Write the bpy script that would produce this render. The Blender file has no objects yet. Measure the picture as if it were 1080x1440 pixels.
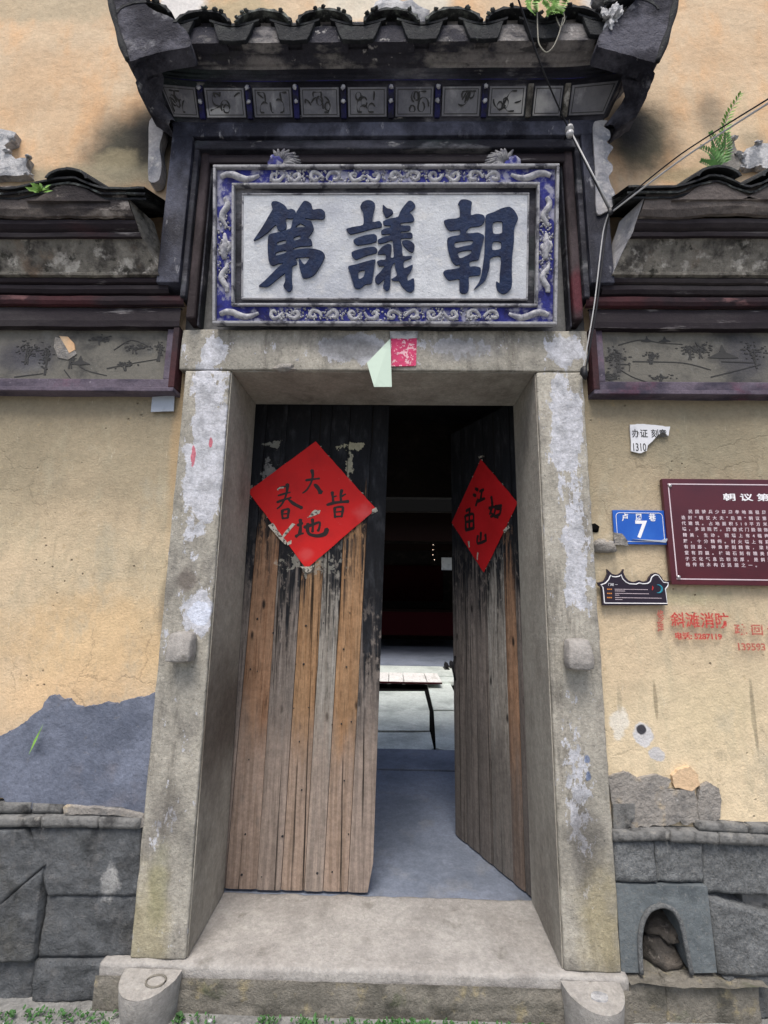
import bpy, bmesh, math, random
from mathutils import Vector, Matrix, noise

# ---------------------------------------------------------------- camera, sky, sun, exposure
SC = bpy.context.scene
COL = SC.collection
cam_data = bpy.data.cameras.new('camera')
cam_data.sensor_fit = 'VERTICAL'; cam_data.sensor_height = 36.0; cam_data.sensor_width = 27.0
cam_data.lens = 16.0
cam_data.clip_start = 0.02; cam_data.clip_end = 500
cam = bpy.data.objects.new('camera', cam_data); COL.objects.link(cam)
RT = Vector((0.999770075900146,0.016516948166861035,0.013674273577401651)); UP = Vector((-0.010643683757063026,-0.17134112353640893,0.98515426780853)); FW = Vector((-0.018614707376051653,0.9850733017438521,0.17112592690989195))
M4 = Matrix((RT, UP, -FW)).transposed().to_4x4()
M4.translation = Vector((0.053, -1.95, 1.47))
cam.matrix_world = M4
SC.camera = cam

world = bpy.data.worlds.new("World"); SC.world = world; world.use_nodes = True
wn = world.node_tree; wn.nodes.clear()
sky = wn.nodes.new('ShaderNodeTexSky'); sky.sky_type = 'NISHITA'; sky.sun_disc = False
SUN_EL, SUN_AZ = math.radians(63), math.radians(190)     # azimuth clockwise from +y; high and behind the camera
sky.sun_elevation = SUN_EL; sky.sun_rotation = SUN_AZ
sky.air_density = 1.0; sky.dust_density = 4.0; sky.ozone_density = 1.0
bg = wn.nodes.new('ShaderNodeBackground'); bg.inputs['Strength'].default_value = 0.135
wo = wn.nodes.new('ShaderNodeOutputWorld')
wn.links.new(sky.outputs[0], bg.inputs[0]); wn.links.new(bg.outputs[0], wo.inputs[0])
sd = bpy.data.lights.new('sun', 'SUN'); sd.energy = 2.3; sd.angle = math.radians(28); sd.color = (1.0, 0.96, 0.9)
sun = bpy.data.objects.new('sun', sd); COL.objects.link(sun)
dirv = Vector((math.sin(SUN_AZ) * math.cos(SUN_EL), math.cos(SUN_AZ) * math.cos(SUN_EL), math.sin(SUN_EL)))
sun.rotation_euler = dirv.to_track_quat('Z', 'Y').to_euler(); sun.location = (0, -4, 8)
SC.view_settings.view_transform = 'Standard'; SC.view_settings.look = 'None'
SC.view_settings.exposure = 0.52; SC.view_settings.gamma = 1.0; SC.view_settings.use_curve_mapping = False

# ---------------------------------------------------------------- material builder
class NB:
    def __init__(s, name):
        s.m = bpy.data.materials.new(name); s.m.use_nodes = True
        s.t = s.m.node_tree; s.n = s.t.nodes; s.b = s.n['Principled BSDF']
        g = s.n.new('ShaderNodeNewGeometry'); s.pos = g.outputs['Position']
    def lk(s, a, b): s.t.links.new(a, b)
    def vmul(s, v, sc):
        if sc == (1, 1, 1): return v
        q = s.n.new('ShaderNodeVectorMath'); q.operation = 'MULTIPLY'
        s.lk(v, q.inputs[0]); q.inputs[1].default_value = sc; return q.outputs[0]
    def vadd(s, v, off):
        q = s.n.new('ShaderNodeVectorMath'); q.operation = 'ADD'
        s.lk(v, q.inputs[0]); q.inputs[1].default_value = off; return q.outputs[0]
    def noise(s, scale, st=(1, 1, 1), detail=8, rough=.62, off=(0, 0, 0), dist=0, col=False):
        q = s.n.new('ShaderNodeTexNoise'); q.inputs['Scale'].default_value = scale
        q.inputs['Detail'].default_value = detail; q.inputs['Roughness'].default_value = rough
        q.inputs['Distortion'].default_value = dist
        v = s.vmul(s.pos, st)
        if off != (0, 0, 0): v = s.vadd(v, off)
        s.lk(v, q.inputs['Vector']); return q.outputs['Color' if col else 'Fac']
    def voro(s, scale, st=(1, 1, 1), feat='F1'):
        q = s.n.new('ShaderNodeTexVoronoi'); q.feature = feat; q.inputs['Scale'].default_value = scale
        s.lk(s.vmul(s.pos, st), q.inputs['Vector']); return q.outputs['Distance']
    def mr(s, x, lo, hi, a=0., b=1.):
        q = s.n.new('ShaderNodeMapRange'); q.interpolation_type = 'SMOOTHSTEP'
        s.lk(x, q.inputs[0])
        for i, v in zip((1, 2, 3, 4), (lo, hi, a, b)): q.inputs[i].default_value = v
        return q.outputs[0]
    def math(s, op, a, b=None):
        q = s.n.new('ShaderNodeMath'); q.operation = op
        for i, v in enumerate((a, b)):
            if v is None: continue
            if isinstance(v, (int, float)): q.inputs[i].default_value = v
            else: s.lk(v, q.inputs[i])
        return q.outputs[0]
    def mix(s, f, a, b):
        q = s.n.new('ShaderNodeMix'); q.data_type = 'RGBA'
        if isinstance(f, (int, float)): q.inputs[0].default_value = f
        else: s.lk(f, q.inputs[0])
        for i, v in ((6, a), (7, b)):
            if isinstance(v, tuple): q.inputs[i].default_value = (*v, 1)
            else: s.lk(v, q.inputs[i])
        return q.outputs[2]
    def axis(s, k):
        q = s.n.new('ShaderNodeSeparateXYZ'); s.lk(s.pos, q.inputs[0]); return q.outputs[k]
    def blob(s, cx, cz, rx, rz, edge=.3, nscale=6., soft=.35, nst=(1, 1, 1)):
        """mask 1 inside a ragged ellipse of the facade at (cx, cz)"""
        nz = s.noise(nscale, nst, detail=7, col=True, off=(cx * 3.1, 0, cz * 2.3))
        q = s.n.new('ShaderNodeVectorMath'); q.operation = 'SUBTRACT'; s.lk(s.pos, q.inputs[0]); q.inputs[1].default_value = (cx, 0, cz)
        q2 = s.vmul(q.outputs[0], (1 / rx, 0, 1 / rz))
        q3 = s.n.new('ShaderNodeVectorMath'); q3.operation = 'SUBTRACT'; s.lk(nz, q3.inputs[0]); q3.inputs[1].default_value = (.5, .5, .5)
        q4 = s.vmul(q3.outputs[0], (edge * 3, 0, edge * 3))
        q5 = s.n.new('ShaderNodeVectorMath'); q5.operation = 'ADD'; s.lk(q2, q5.inputs[0]); s.lk(q4, q5.inputs[1])
        q6 = s.n.new('ShaderNodeVectorMath'); q6.operation = 'LENGTH'; s.lk(q5.outputs[0], q6.inputs[0])
        return s.mr(q6.outputs['Value'], 1 - soft, 1.0, 1., 0.)
    def grit(s, c, amt=1., seed=0.):
        for sc, lo, hi, a, b_ in ((3.3, .32, .68, .80, 1.10), (26, .34, .66, .70, 1.16), (75, .36, .64, .74, 1.16)):
            v = s.mr(s.noise(sc, off=(seed + sc, 2, 5), detail=5, rough=.7), lo, hi, 1 + (a - 1) * amt, 1 + (b_ - 1) * amt)
            q = s.n.new('ShaderNodeVectorMath'); q.operation = 'SCALE'; s.lk(c, q.inputs[0]); s.lk(v, q.inputs['Scale']); c = q.outputs[0]
        return c
    def wear(s, cx, cz, rx, rz, nscale, thr=.70, st=(1, 1, .55), w=.36):
        """ragged islands of old whitewash, dense at (cx, cz) and thinning out"""
        q = s.blob(cx, cz, rx, rz, .25, 4., .95)
        v = s.math('ADD', s.noise(nscale, st, detail=9, rough=.68, off=(cx * 5, 2, cz * 3)), s.math('MULTIPLY', q, w))
        return s.mr(v, thr, thr + .014)
    def cracks(s, scale, width=.012):
        q = s.n.new('ShaderNodeTexVoronoi'); q.feature = 'DISTANCE_TO_EDGE'; q.inputs['Scale'].default_value = scale
        v = s.n.new('ShaderNodeVectorMath'); v.operation = 'ADD'; s.lk(s.pos, v.inputs[0]); s.lk(s.vmul(s.noise(2.5, col=True), (.35, 0, .35)), v.inputs[1])
        s.lk(v.outputs[0], q.inputs['Vector'])
        return s.math('MULTIPLY', s.mr(q.outputs['Distance'], 0, width, 1, 0), s.mr(s.noise(1.7, off=(6, 1, 3)), .50, .60))
    def bump(s, hts, dist=.01, strength=.6):
        prev = None
        for hgt in hts:
            q = s.n.new('ShaderNodeBump'); q.inputs['Strength'].default_value = hgt[2] if len(hgt) > 2 else strength
            q.inputs['Distance'].default_value = hgt[1]
            s.lk(hgt[0], q.inputs['Height'])
            if prev is not None: s.lk(prev, q.inputs['Normal'])
            prev = q.outputs[0]
        s.lk(prev, s.b.inputs['Normal'])
    def done(s, col, rough=.9, spec=.25, metal=0.):
        if isinstance(col, tuple): s.b.inputs['Base Color'].default_value = (*col, 1)
        else: s.lk(col, s.b.inputs['Base Color'])
        if isinstance(rough, (int, float)): s.b.inputs['Roughness'].default_value = rough
        else: s.lk(rough, s.b.inputs['Roughness'])
        s.b.inputs['Specular IOR Level'].default_value = spec; s.b.inputs['Metallic'].default_value = metal
        return s.m

def grunge(name, base, layers=(), blobs=(), rough=.9, bumps=((40, .004), (160, .0015)), spec=.2, metal=0., grit=.42):
    """layers: (colour, scale, lo, hi, stretch, max amount); blobs: (cx, cz, rx, rz, colour, amount, edge, soft)"""
    b = NB(name); c = base
    for i, l in enumerate(layers):
        colr, sc, lo, hi = l[:4]; st = l[4] if len(l) > 4 else (1, 1, 1); amt = l[5] if len(l) > 5 else 1.
        c = b.mix(b.mr(b.noise(sc, st, off=(i * 7.3 + len(name), i * 3.1, i * 5.7)), lo, hi, 0, amt), c, colr)
    for bl in blobs:
        cx, cz, rx, rz, colr, amt = bl[:6]; edge = bl[6] if len(bl) > 6 else .3; soft = bl[7] if len(bl) > 7 else .35
        ns = bl[8] if len(bl) > 8 else 6.
        c = b.mix(b.math('MULTIPLY', b.blob(cx, cz, rx, rz, edge, ns, soft), amt), c, colr)
    if not isinstance(c, tuple) and grit: c = b.grit(c, grit, len(name))
    b.bump([(b.noise(s_, detail=6, rough=.7), d_ * 1.6, .8) for s_, d_ in bumps])
    return b.done(c, rough, spec, metal)

def flat(name, col, rough=.6, spec=.3, metal=0.):
    b = NB(name)
    c = b.mix(b.mr(b.noise(60), .4, .7, 0, .35), col, tuple(x * .75 for x in col))
    return b.done(c, rough, spec, metal)

MAT = {}
# ochre upper wall
b = NB('ochre_plaster')
c = b.mix(b.mr(b.noise(1.6), .35, .65), (.57, .41, .265), (.60, .475, .335))
c = b.mix(b.mr(b.noise(5, (1, 1, .5), off=(3, 1, 2)), .45, .7, 0, .6), c, (.66, .39, .20))
c = b.mix(b.mr(b.noise(2.2, (1.4, 1, .35), off=(9, 4, 2)), .55, .72, 0, .6), c, (.50, .42, .28))
c = b.mix(b.mr(b.noise(60, detail=4), .62, .75, 0, .35), c, (.38, .29, .18))
for cx, cz, rx, rz, colr, amt, edge, soft in [(-1.326,3.7189,0.36,0.4,(0.075,0.07,0.055),1.0,0.22,0.75),(-1.1985,3.8282,0.22,0.3,(0.022,0.022,0.024),1.0,0.15,0.85),(-1.3934,3.6541,0.16,0.1,(0.3,0.26,0.17),0.8,0.4,0.5),(1.318,3.7702,0.26,0.32,(0.1,0.09,0.065),1.0,0.25,0.75),(1.251,3.8356,0.19,0.24,(0.022,0.022,0.024),1.0,0.15,0.85),(1.6757,3.9204,0.13,0.2,(0.22,0.18,0.13),0.75,0.2,0.8),(-1.5506,3.5687,0.7,0.1,(0.3,0.27,0.19),0.75,0.3,0.7),(-1.9324,4.6681,0.6,0.14,(0.45,0.38,0.27),0.8,0.4,0.5),(-1.1451,4.6086,0.16,0.2,(0.72,0.7,0.68),0.95,0.35,0.3),(-0.8091,4.6193,0.3,0.14,(0.45,0.37,0.24),0.9,0.4,0.5),(-0.1804,4.6607,0.25,0.16,(0.66,0.62,0.52),0.8,0.2,0.5),(0.2112,4.6557,0.16,0.2,(0.6,0.58,0.5),0.8,0.2,0.5),(1.5659,3.5571,0.3,0.06,(0.35,0.29,0.18),0.7,0.4,0.6),(1.8711,3.7458,0.12,0.12,(0.28,0.24,0.17),0.6,0.3,0.8),(1.2161,4.6185,0.2,0.2,(0.6,0.6,0.58),0.8,0.3,0.5)]:
    c = b.mix(b.math('MULTIPLY', b.blob(cx, cz, rx, rz, edge, 7., soft), amt), c, colr)
c = b.grit(c, .2)
b.bump([(b.noise(7, detail=4), .02, .5), (b.noise(45), .005, .5), (b.noise(120), .004, .5)])
MAT['ochre'] = b.done(c, .95, .1)

# lower wall: beige plaster, rain washed on top, peachy and bare lower
def lower_plaster(name, side):
    b = NB(name)
    z = b.axis(2)
    c = b.mix(b.mr(b.noise(2.1), .38, .62), (.50, .415, .285), (.57, .455, .31))
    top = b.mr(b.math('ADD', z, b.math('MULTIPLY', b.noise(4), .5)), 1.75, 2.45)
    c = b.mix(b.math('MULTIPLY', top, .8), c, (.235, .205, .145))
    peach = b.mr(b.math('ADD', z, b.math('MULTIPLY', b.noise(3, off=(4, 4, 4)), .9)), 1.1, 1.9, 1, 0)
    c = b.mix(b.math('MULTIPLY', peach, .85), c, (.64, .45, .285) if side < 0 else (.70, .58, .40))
    c = b.mix(b.mr(b.noise(9, (1.2, 1, .35), off=(1, 7, 2)), .52, .72, 0, .45), c, (.36, .33, .24))
    c = b.mix(b.mr(b.noise(26, (1, 1, 1), off=(1, 1, 9)), .6, .72, 0, .5), c, (.40, .31, .18))
    c = b.mix(b.mr(b.noise(14, (3.2, 1, .5), rough=.75, off=(5, 2, 2)), .63, .70, 0, .4), c, (.70, .66, .54))
    c = b.mix(b.mr(b.noise(11, (.5, 1, 4), rough=.8, off=(8, 2, 2)), .65, .70, 0, .35), c, (.72, .68, .58))
    c = b.mix(b.mr(b.noise(8, (2.5, 1, .25), off=(2, 5, 1)), .6, .75, 0, .35), c, (.22, .19, .13))
    if side < 0:
        bl = [(-1.2237,1.2468,0.5,0.3,(0.6,0.42,0.23),0.6,0.3,0.6),(-1.4676,0.6293,0.3,0.03,(0.5,0.36,0.18),0.9,0.3,0.5),(-0.9162,1.4002,0.05,0.2,(0.22,0.19,0.14),0.7,0.3,0.6),(-1.2852,1.0151,0.4,0.14,(0.66,0.47,0.28),0.7,0.3,0.6),(-0.9376,2.1374,0.05,0.5,(0.42,0.3,0.17),0.6,0.3,0.6)]
    else:
        bl = [(1.0806,0.911,0.045,0.05,(0.6,0.6,0.62),0.9,0.55,0.2),(1.0764,0.9299,0.024,0.024,(0.03,0.03,0.04),0.95,0.3,0.3),(1.1308,0.8343,0.03,0.028,(0.5,0.5,0.52),0.9,0.6,0.2),(0.9888,0.9446,0.05,0.07,(0.7,0.68,0.62),0.7,0.6,0.3),(1.1435,1.0432,0.01,0.1,(0.25,0.21,0.14),0.7,0.2,0.5),(1.5354,0.9816,0.012,0.18,(0.17,0.15,0.11),0.75,0.3,0.5),(0.9959,1.0406,0.014,0.06,(0.4,0.34,0.24),0.7,0.2,0.5),(1.4186,2.123,0.35,0.22,(0.24,0.22,0.16),0.5,0.3,0.8),(1.0389,1.701,0.08,0.06,(0.5,0.46,0.36),0.6,0.3,0.6),(1.2909,1.4611,0.3,0.05,(0.42,0.39,0.25),0.6,0.4,0.7),(1.3868,0.9789,0.3,0.25,(0.62,0.52,0.34),0.5,0.3,0.8)]
    for cx, cz, rx, rz, colr, amt, edge, soft in bl:
        c = b.mix(b.math('MULTIPLY', b.blob(cx, cz, rx, rz, edge, 12., soft), amt), c, colr)
    c = b.mix(b.mr(b.noise(5.5, (1.6, 1, .9), rough=.78, off=(11, 1, 4)), .55, .68, 0, .5), c, (.30, .26, .19))
    c = b.mix(b.mr(b.noise(2.6, (1, 1, .6), rough=.7, off=(21, 1, 4)), .54, .66, 0, .45), c, (.40, .37, .29))
    pit = b.mr(b.voro(26.), .06, .16, 1, 0); pit = b.math('MULTIPLY', pit, b.mr(b.noise(4, off=(2, 8, 8)), .55, .62))
    c = b.mix(b.math('MULTIPLY', pit, .75), c, (.16, .13, .09))
    ck = b.cracks(2.3, .010); c = b.mix(b.math('MULTIPLY', ck, .28), c, (.12, .10, .07))
    c = b.grit(c, .25)
    b.bump([(b.noise(3, detail=2), .02, .5), (b.noise(34, rough=.6), .004, .6), (b.noise(110), .006, .6), (pit, -.02, .7), (ck, -.006, .3)])
    return b.done(c, .95, .08)
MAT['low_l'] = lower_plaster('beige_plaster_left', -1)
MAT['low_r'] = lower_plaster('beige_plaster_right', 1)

# dressed stone of the door frame
JS = [(-0.7574,1.3683,0.05,0.05,(0.62,0.66,0.76),0.95,0.35,0.1,14.0),(-0.8409,2.0581,0.012,0.05,(0.5,0.08,0.12),0.8,0.6,0.2,22.0),(-0.7687,2.1185,0.01,0.025,(0.5,0.08,0.12),0.8,0.6,0.2,22.0),(-0.1596,2.5782,0.22,0.09,(0.17,0.17,0.17),0.75,0.3,0.6,8.0),(0.3675,2.5805,0.24,0.09,(0.2,0.2,0.2),0.7,0.3,0.6,8.0),(-0.8641,0.2142,0.12,0.26,(0.34,0.3,0.17),0.6,0.5,0.7,7.0),(-0.8299,0.3344,0.05,0.2,(0.22,0.22,0.11),0.45,0.5,0.7,9.0),(0.8469,0.2555,0.13,0.28,(0.36,0.31,0.18),0.65,0.5,0.7,7.0),(-0.8241,1.5068,0.06,0.07,(0.12,0.1,0.09),0.75,0.5,0.6,9.0),(0.8039,0.5419,0.1,0.2,(0.1,0.095,0.09),0.6,0.5,0.7,8.0),(-0.818,0.5822,0.1,0.14,(0.13,0.12,0.11),0.6,0.5,0.7,8.0),(0.8326,0.8288,0.012,0.02,(0.05,0.12,0.3),0.6,0.8,0.3,26.0),(0.8314,0.764,0.012,0.02,(0.05,0.12,0.3),0.6,0.8,0.3,26.0),(-0.7917,2.5755,0.3,0.01,(0.5,0.5,0.5),0,0.4,0.3,20.0)]
b = NB('frame_stone')
c = b.mix(b.mr(b.noise(3), .35, .65), (.31, .295, .255), (.43, .405, .35))
c = b.mix(b.mr(b.noise(7, (1, 1, .5), off=(3, 3, 1)), .48, .66, 0, .65), c, (.17, .16, .145))
c = b.mix(b.mr(b.noise(3.5, (2.4, 1, .35), rough=.7, off=(31, 2, 7)), .50, .64, 0, .6), c, (.11, .10, .085))
c = b.mix(b.mr(b.noise(90, detail=3), .58, .7, 0, .5), c, (.42, .39, .33))
c = b.mix(b.mr(b.noise(70, detail=3, off=(5, 5, 5)), .6, .7, 0, .6), c, (.10, .095, .08))
ypos = b.axis(1)
front = b.mr(ypos, -.3, .012, 1, 0)
front = b.mr(ypos, .004, .02, 1, 0)
WEAR = [(-0.7859,2.0917,0.15,0.7,11.0,0.635),(-0.7579,1.3742,0.08,0.16,12.0,0.62),(-0.7911,2.5683,0.13,0.12,14.0,0.64),(0.8207,2.2042,0.14,0.55,15.0,0.675),(0.839,1.6035,0.12,0.45,19.0,0.7),(0.8402,2.5648,0.16,0.12,14.0,0.64),(-0.1265,2.5783,0.24,0.11,10.0,0.63),(0.3347,2.5803,0.35,0.1,16.0,0.71),(0.7886,0.7426,0.12,0.6,40.0,0.8)]
for cx, cz, rx, rz, ns, thr in WEAR:
    m_ = b.math('MULTIPLY', b.math('MULTIPLY', b.wear(cx, cz, rx, rz, ns, thr), front), .92)
    c = b.mix(m_, c, b.mix(b.mr(b.noise(18, off=(3, 9, 1)), .4, .65), (.56, .57, .62), (.38, .39, .42)))
for cx, cz, rx, rz, colr, amt, edge, soft, ns in JS:
    if amt == 0: continue
    c = b.mix(b.math('MULTIPLY', b.math('MULTIPLY', b.blob(cx, cz, rx, rz, edge, ns, soft), front), amt), c, colr)
c = b.grit(c, .5)
b.bump([(b.noise(18), .012, .6), (b.noise(90, rough=.7), .006, .7)])
MAT['stone'] = b.done(c, .9, .15)

MAT['reveal'] = grunge('reveal_stone', (.35, .33, .285), [((.20, .18, .155), 2.5, .42, .7, (1, 1, .4), .8), ((.10, .085, .07), 5, .5, .75, (1, 1, .4), .6), ((.35, .33, .28), 60, .55, .7, (1, 1, 1), .5)],
    [(-0.5942,0.902,0.5,0.45,(0.07,0.05,0.04),0.7,0.3,0.9),(1.1219,1.7703,0.12,0.12,(0.3,0.25,0.15),0.6,0.4,0.8)], bumps=((20, .004), (120, .002)))
MAT['sill'] = grunge('sill_stone', (.36, .345, .325), [((.25, .235, .22), 3, .4, .7, (1, 1, 1), .8), ((.40, .38, .35), 45, .55, .7, (1, 1, 1), .6), ((.11, .10, .08), 8, .58, .75, (1, 1, 1), .6)], rough=.85, bumps=((14, .006), (130, .003)))
MAT['sillfront'] = grunge('sill_front_stone', (.22, .205, .175), [((.10, .095, .08), 6, .46, .68), ((.30, .26, .17), 14, .55, .7), ((.10, .12, .06), 5, .58, .75)], bumps=((22, .014), (120, .004)))
MAT['dado'] = grunge('grey_dado_stone', (.16, .17, .18), [((.085, .09, .095), 7, .42, .65), ((.19, .19, .19), 22, .5, .72, (1, 1, 1), .8), ((.30, .30, .30), 9, .66, .76, (1, 1, 1), .7), ((.13, .12, .09), 3, .5, .7, (1, 1, 1), .5)], [(-1.0292,0.3419,0.05,0.08,(0.55,0.55,0.54),0.7,0.9,0.3)], bumps=((22, .014), (60, .014), (140, .006)))
MAT['dado_r'] = grunge('pale_dado_stone', (.18, .19, .195), [((.10, .105, .11), 90, .45, .6, (1, 1, 1), .7), ((.27, .27, .26), 120, .52, .66, (1, 1, 1), .6), ((.09, .09, .085), 4, .48, .68, (1, 1, 1), .7)], bumps=((45, .010), (160, .004)))
MAT['arch'] = grunge('smooth_blue_grey_stone', (.145, .165, .175), [((.09, .105, .115), 6, .42, .68), ((.17, .18, .18), 80, .52, .68)], bumps=((60, .003), (200, .0015)))
MAT['brick'] = grunge('grey_brick', (.19, .19, .185), [((.06, .06, .06), 12, .45, .65), ((.26, .25, .23), 20, .55, .7)], bumps=((40, .006), (150, .003)))
MAT['cement'] = grunge('blue_grey_cement', (.16, .18, .235), [((.10, .115, .155), 3, .4, .65), ((.17, .17, .20), 5, .52, .72, (1, 1, 1), .8), ((.20, .19, .19), 40, .62, .74, (1, 1, 1), .5)], bumps=((4, .012), (12, .004), (60, .002)), rough=.8)
MAT['bare'] = grunge('bare_grey_mortar', (.31, .29, .265), [((.19, .185, .18), 7, .45, .66), ((.46, .38, .27), 9, .54, .68), ((.40, .39, .38), 30, .6, .72)], bumps=((14, .02), (60, .006)))
MAT['ground'] = grunge('alley_cement', (.27, .27, .26), [((.17, .17, .165), 3, .42, .68), ((.36, .35, .34), 40, .55, .7, (1, 1, 1), .6), ((.10, .12, .06), 7, .6, .74, (1, 1, 1), .5)], bumps=((10, .015), (70, .005)))
MAT['floor'] = grunge('smooth_cement_floor', (.18, .205, .26), [((.12, .14, .18), 1.6, .42, .65), ((.20, .21, .23), 6, .52, .72, (1, 1, 1), .6)], rough=.6, bumps=((8, .003),), spec=.3)
MAT['court'] = grunge('courtyard_stone', (.54, .59, .56), [((.38, .42, .40), 2.2, .42, .65), ((.62, .64, .62), 12, .52, .72, (1, 1, 1), .6)], rough=.7, bumps=((20, .003),))
MAT['grove'] = flat('dark_joint', (.006, .006, .006), .95, 0.)

# canopy and eaves
MAT['black'] = grunge('sooty_black_paint', (.016, .016, .024), [((.085, .085, .105), 5, .45, .68, (.35, 1, 1)), ((.24, .235, .25), 9, .55, .70, (.35, 1, 1), .85), ((.04, .055, .055), 4, .5, .7, (.5, 1, 1), .7), ((.36, .35, .34), 18, .63, .74, (.4, 1, 1), .8)], rough=.75, bumps=((30, .004), (120, .0015)))
MAT['frameblk'] = grunge('blue_black_paint', (.016, .017, .028), [((.085, .09, .125), 5, .42, .66, (1, 1, .6), .95), ((.15, .155, .19), 16, .58, .74, (1, 1, .4), .8), ((.36, .36, .38), 22, .62, .72, (1, 1, .4), .7)], rough=.6, bumps=((30, .003), (120, .0015)))
MAT['fascia'] = grunge('grey_lime_mortar', (.25, .235, .23), [((.035, .035, .048), 3.4, .45, .55, (.6, 1, 1), .95), ((.30, .285, .27), 8, .54, .66, (.5, 1, 1), .8), ((.05, .05, .055), 13, .56, .64, (.5, 1, 1), .8), ((.50, .48, .46), 20, .62, .70, (1, 1, 1), .8)], rough=.9, bumps=((16, .012), (70, .005)))
MAT['brownfascia'] = grunge('brown_grey_mortar', (.11, .095, .09), [((.03, .026, .028), 4, .45, .65, (.3, 1, 1)), ((.22, .19, .17), 7, .56, .7, (.4, 1, 1), .9), ((.40, .36, .33), 10, .57, .66, (.45, 1, 1), .85)], rough=.9, bumps=((16, .01), (70, .004)))
MAT['cove'] = grunge('weathered_grey_cove', (.19, .178, .155), [((.06, .055, .05), 9, .45, .63), ((.30, .28, .24), 12, .53, .68, (1, 1, 1), .8), ((.20, .15, .11), 4, .55, .7), ((.46, .44, .40), 11, .55, .66, (1, 1, 1), .85), ((.025, .025, .02), 16, .56, .66, (1, 1, 1), .85)], rough=.92, bumps=((30, .006), (120, .003)))
MAT['redband'] = grunge('dull_red_band', (.062, .018, .022), [((.022, .014, .018), 5, .40, .62, (.4, 1, .4)), ((.24, .12, .12), 14, .6, .72, (.25, 1, .6), .7)], rough=.7, bumps=((40, .002),))
MAT['gatebead'] = grunge('brown_black_bead', (.022, .015, .018), [((.06, .045, .05), 8, .45, .65, (1, 1, .4)), ((.20, .18, .18), 18, .6, .74, (1, 1, .3), .7)], [(0.8958,2.8443,0.05,0.16,(0.1,0.02,0.03),0.9,0.3,0.5),(-0.9684,2.878,0.05,0.1,(0.09,0.025,0.035),0.8,0.3,0.5)], rough=.7)
MAT['darkband'] = grunge('dark_plum_band', (.016, .011, .015), [((.042, .036, .038), 5, .48, .72, (.25, 1, 1)), ((.30, .28, .28), 12, .60, .70, (.22, 1, 1.4), .75), ((.06, .02, .024), 3, .62, .74, (.4, 1, 1), .5)], rough=.65, bumps=((30, .002),))
MAT['pframe'] = grunge('purple_grey_frame', (.12, .10, .13), [((.045, .04, .06), 7, .42, .64, (.5, 1, 1)), ((.14, .05, .08), 3, .5, .7), ((.05, .045, .16), 6, .64, .74, (.5, 1, 1), .8), ((.33, .30, .33), 30, .64, .74, (1, 1, 1), .6)], rough=.8, bumps=((40, .003),))
MAT['picture'] = grunge('faded_grey_mural', (.15, .143, .125), [((.05, .05, .05), 4, .48, .68), ((.19, .19, .18), 9, .56, .72, (1, 1, 1), .7), ((.35, .35, .34), 30, .68, .76, (1, 1, 1), .7)], [(1.0743,2.5306,0.07,0.13,(0.05,0.05,0.055),0.75,0.5,0.8,20.0),(1.4568,2.5922,0.1,0.06,(0.055,0.055,0.055),0.6,0.5,0.8,20.0),(1.699,2.5511,0.08,0.12,(0.05,0.05,0.055),0.7,0.5,0.8,20.0),(1.1994,2.4097,0.2,0.04,(0.06,0.06,0.06),0.5,0.5,0.8,20.0),(1.553,2.5329,0.1,0.03,(0.06,0.06,0.06),0.6,0.4,0.8,20.0),(-1.5972,2.554,0.1,0.1,(0.055,0.055,0.06),0.7,0.6,0.8,20.0),(-1.1607,2.5739,0.12,0.05,(0.06,0.06,0.06),0.6,0.5,0.8,20.0),(-1.0312,2.5565,0.04,0.09,(0.05,0.05,0.05),0.6,0.5,0.8,20.0),(-1.3359,2.6276,0.07,0.03,(0.04,0.04,0.04),0.6,0.5,0.8,20.0),(-1.6569,2.4998,0.1,0.06,(0.22,0.22,0.22),0.6,0.6,0.7,20.0),(-1.6961,2.5355,0.22,0.12,(0.045,0.045,0.06),0.8,0.3,0.8),(1.6607,2.5509,0.16,0.2,(0.06,0.06,0.07),0.7,0.3,0.8)], rough=.9, bumps=((40, .003),), grit=.2)
MAT['panelgrey'] = grunge('painted_grey_panel', (.17, .17, .185), [((.10, .10, .12), 5, .45, .7), ((.33, .33, .34), 10, .56, .72, (1, 1, .5), .8)], [(0.675,3.7906,0.16,0.06,(0.5,0.49,0.47),0.7,0.5,0.5),(-0.846,3.7642,0.09,0.025,(0.5,0.5,0.5),0.7,0.5,0.4)], rough=.85, bumps=((40, .002),), grit=.2)
MAT['ink'] = flat('old_ink_line', (.02, .02, .022), .9)
MAT['inkgrey'] = flat('faded_ink', (.045, .045, .045), .9)
MAT['ultra'] = grunge('ultramarine_paint', (.03, .035, .21), [((.02, .02, .09), 12, .45, .65), ((.36, .36, .44), 16, .47, .60, (1, 1, 1), .85)], rough=.8, bumps=((60, .002),))
MAT['ultradark'] = grunge('dark_ultramarine_paint', (.018, .018, .09), [((.02, .02, .03), 12, .42, .62), ((.12, .12, .2), 40, .6, .72, (1, 1, 1), .6)], rough=.8, bumps=((60, .002),))
MAT['lionhair'] = grunge('dusty_grey_relief', (.20, .20, .21), [((.08, .08, .10), 30, .42, .58), ((.34, .34, .34), 50, .6, .72)], rough=.9, bumps=((80, .004),))
MAT['silver'] = grunge('silver_grey_relief', (.46, .46, .48), [((.26, .26, .30), 30, .45, .62), ((.48, .48, .48), 50, .6, .72)], rough=.75, bumps=((80, .003),))
MAT['rim'] = grunge('worn_pale_rim', (.36, .36, .38), [((.09, .09, .11), 12, .50, .62), ((.48, .48, .48), 40, .58, .7)], rough=.8, bumps=((70, .003),))
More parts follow.
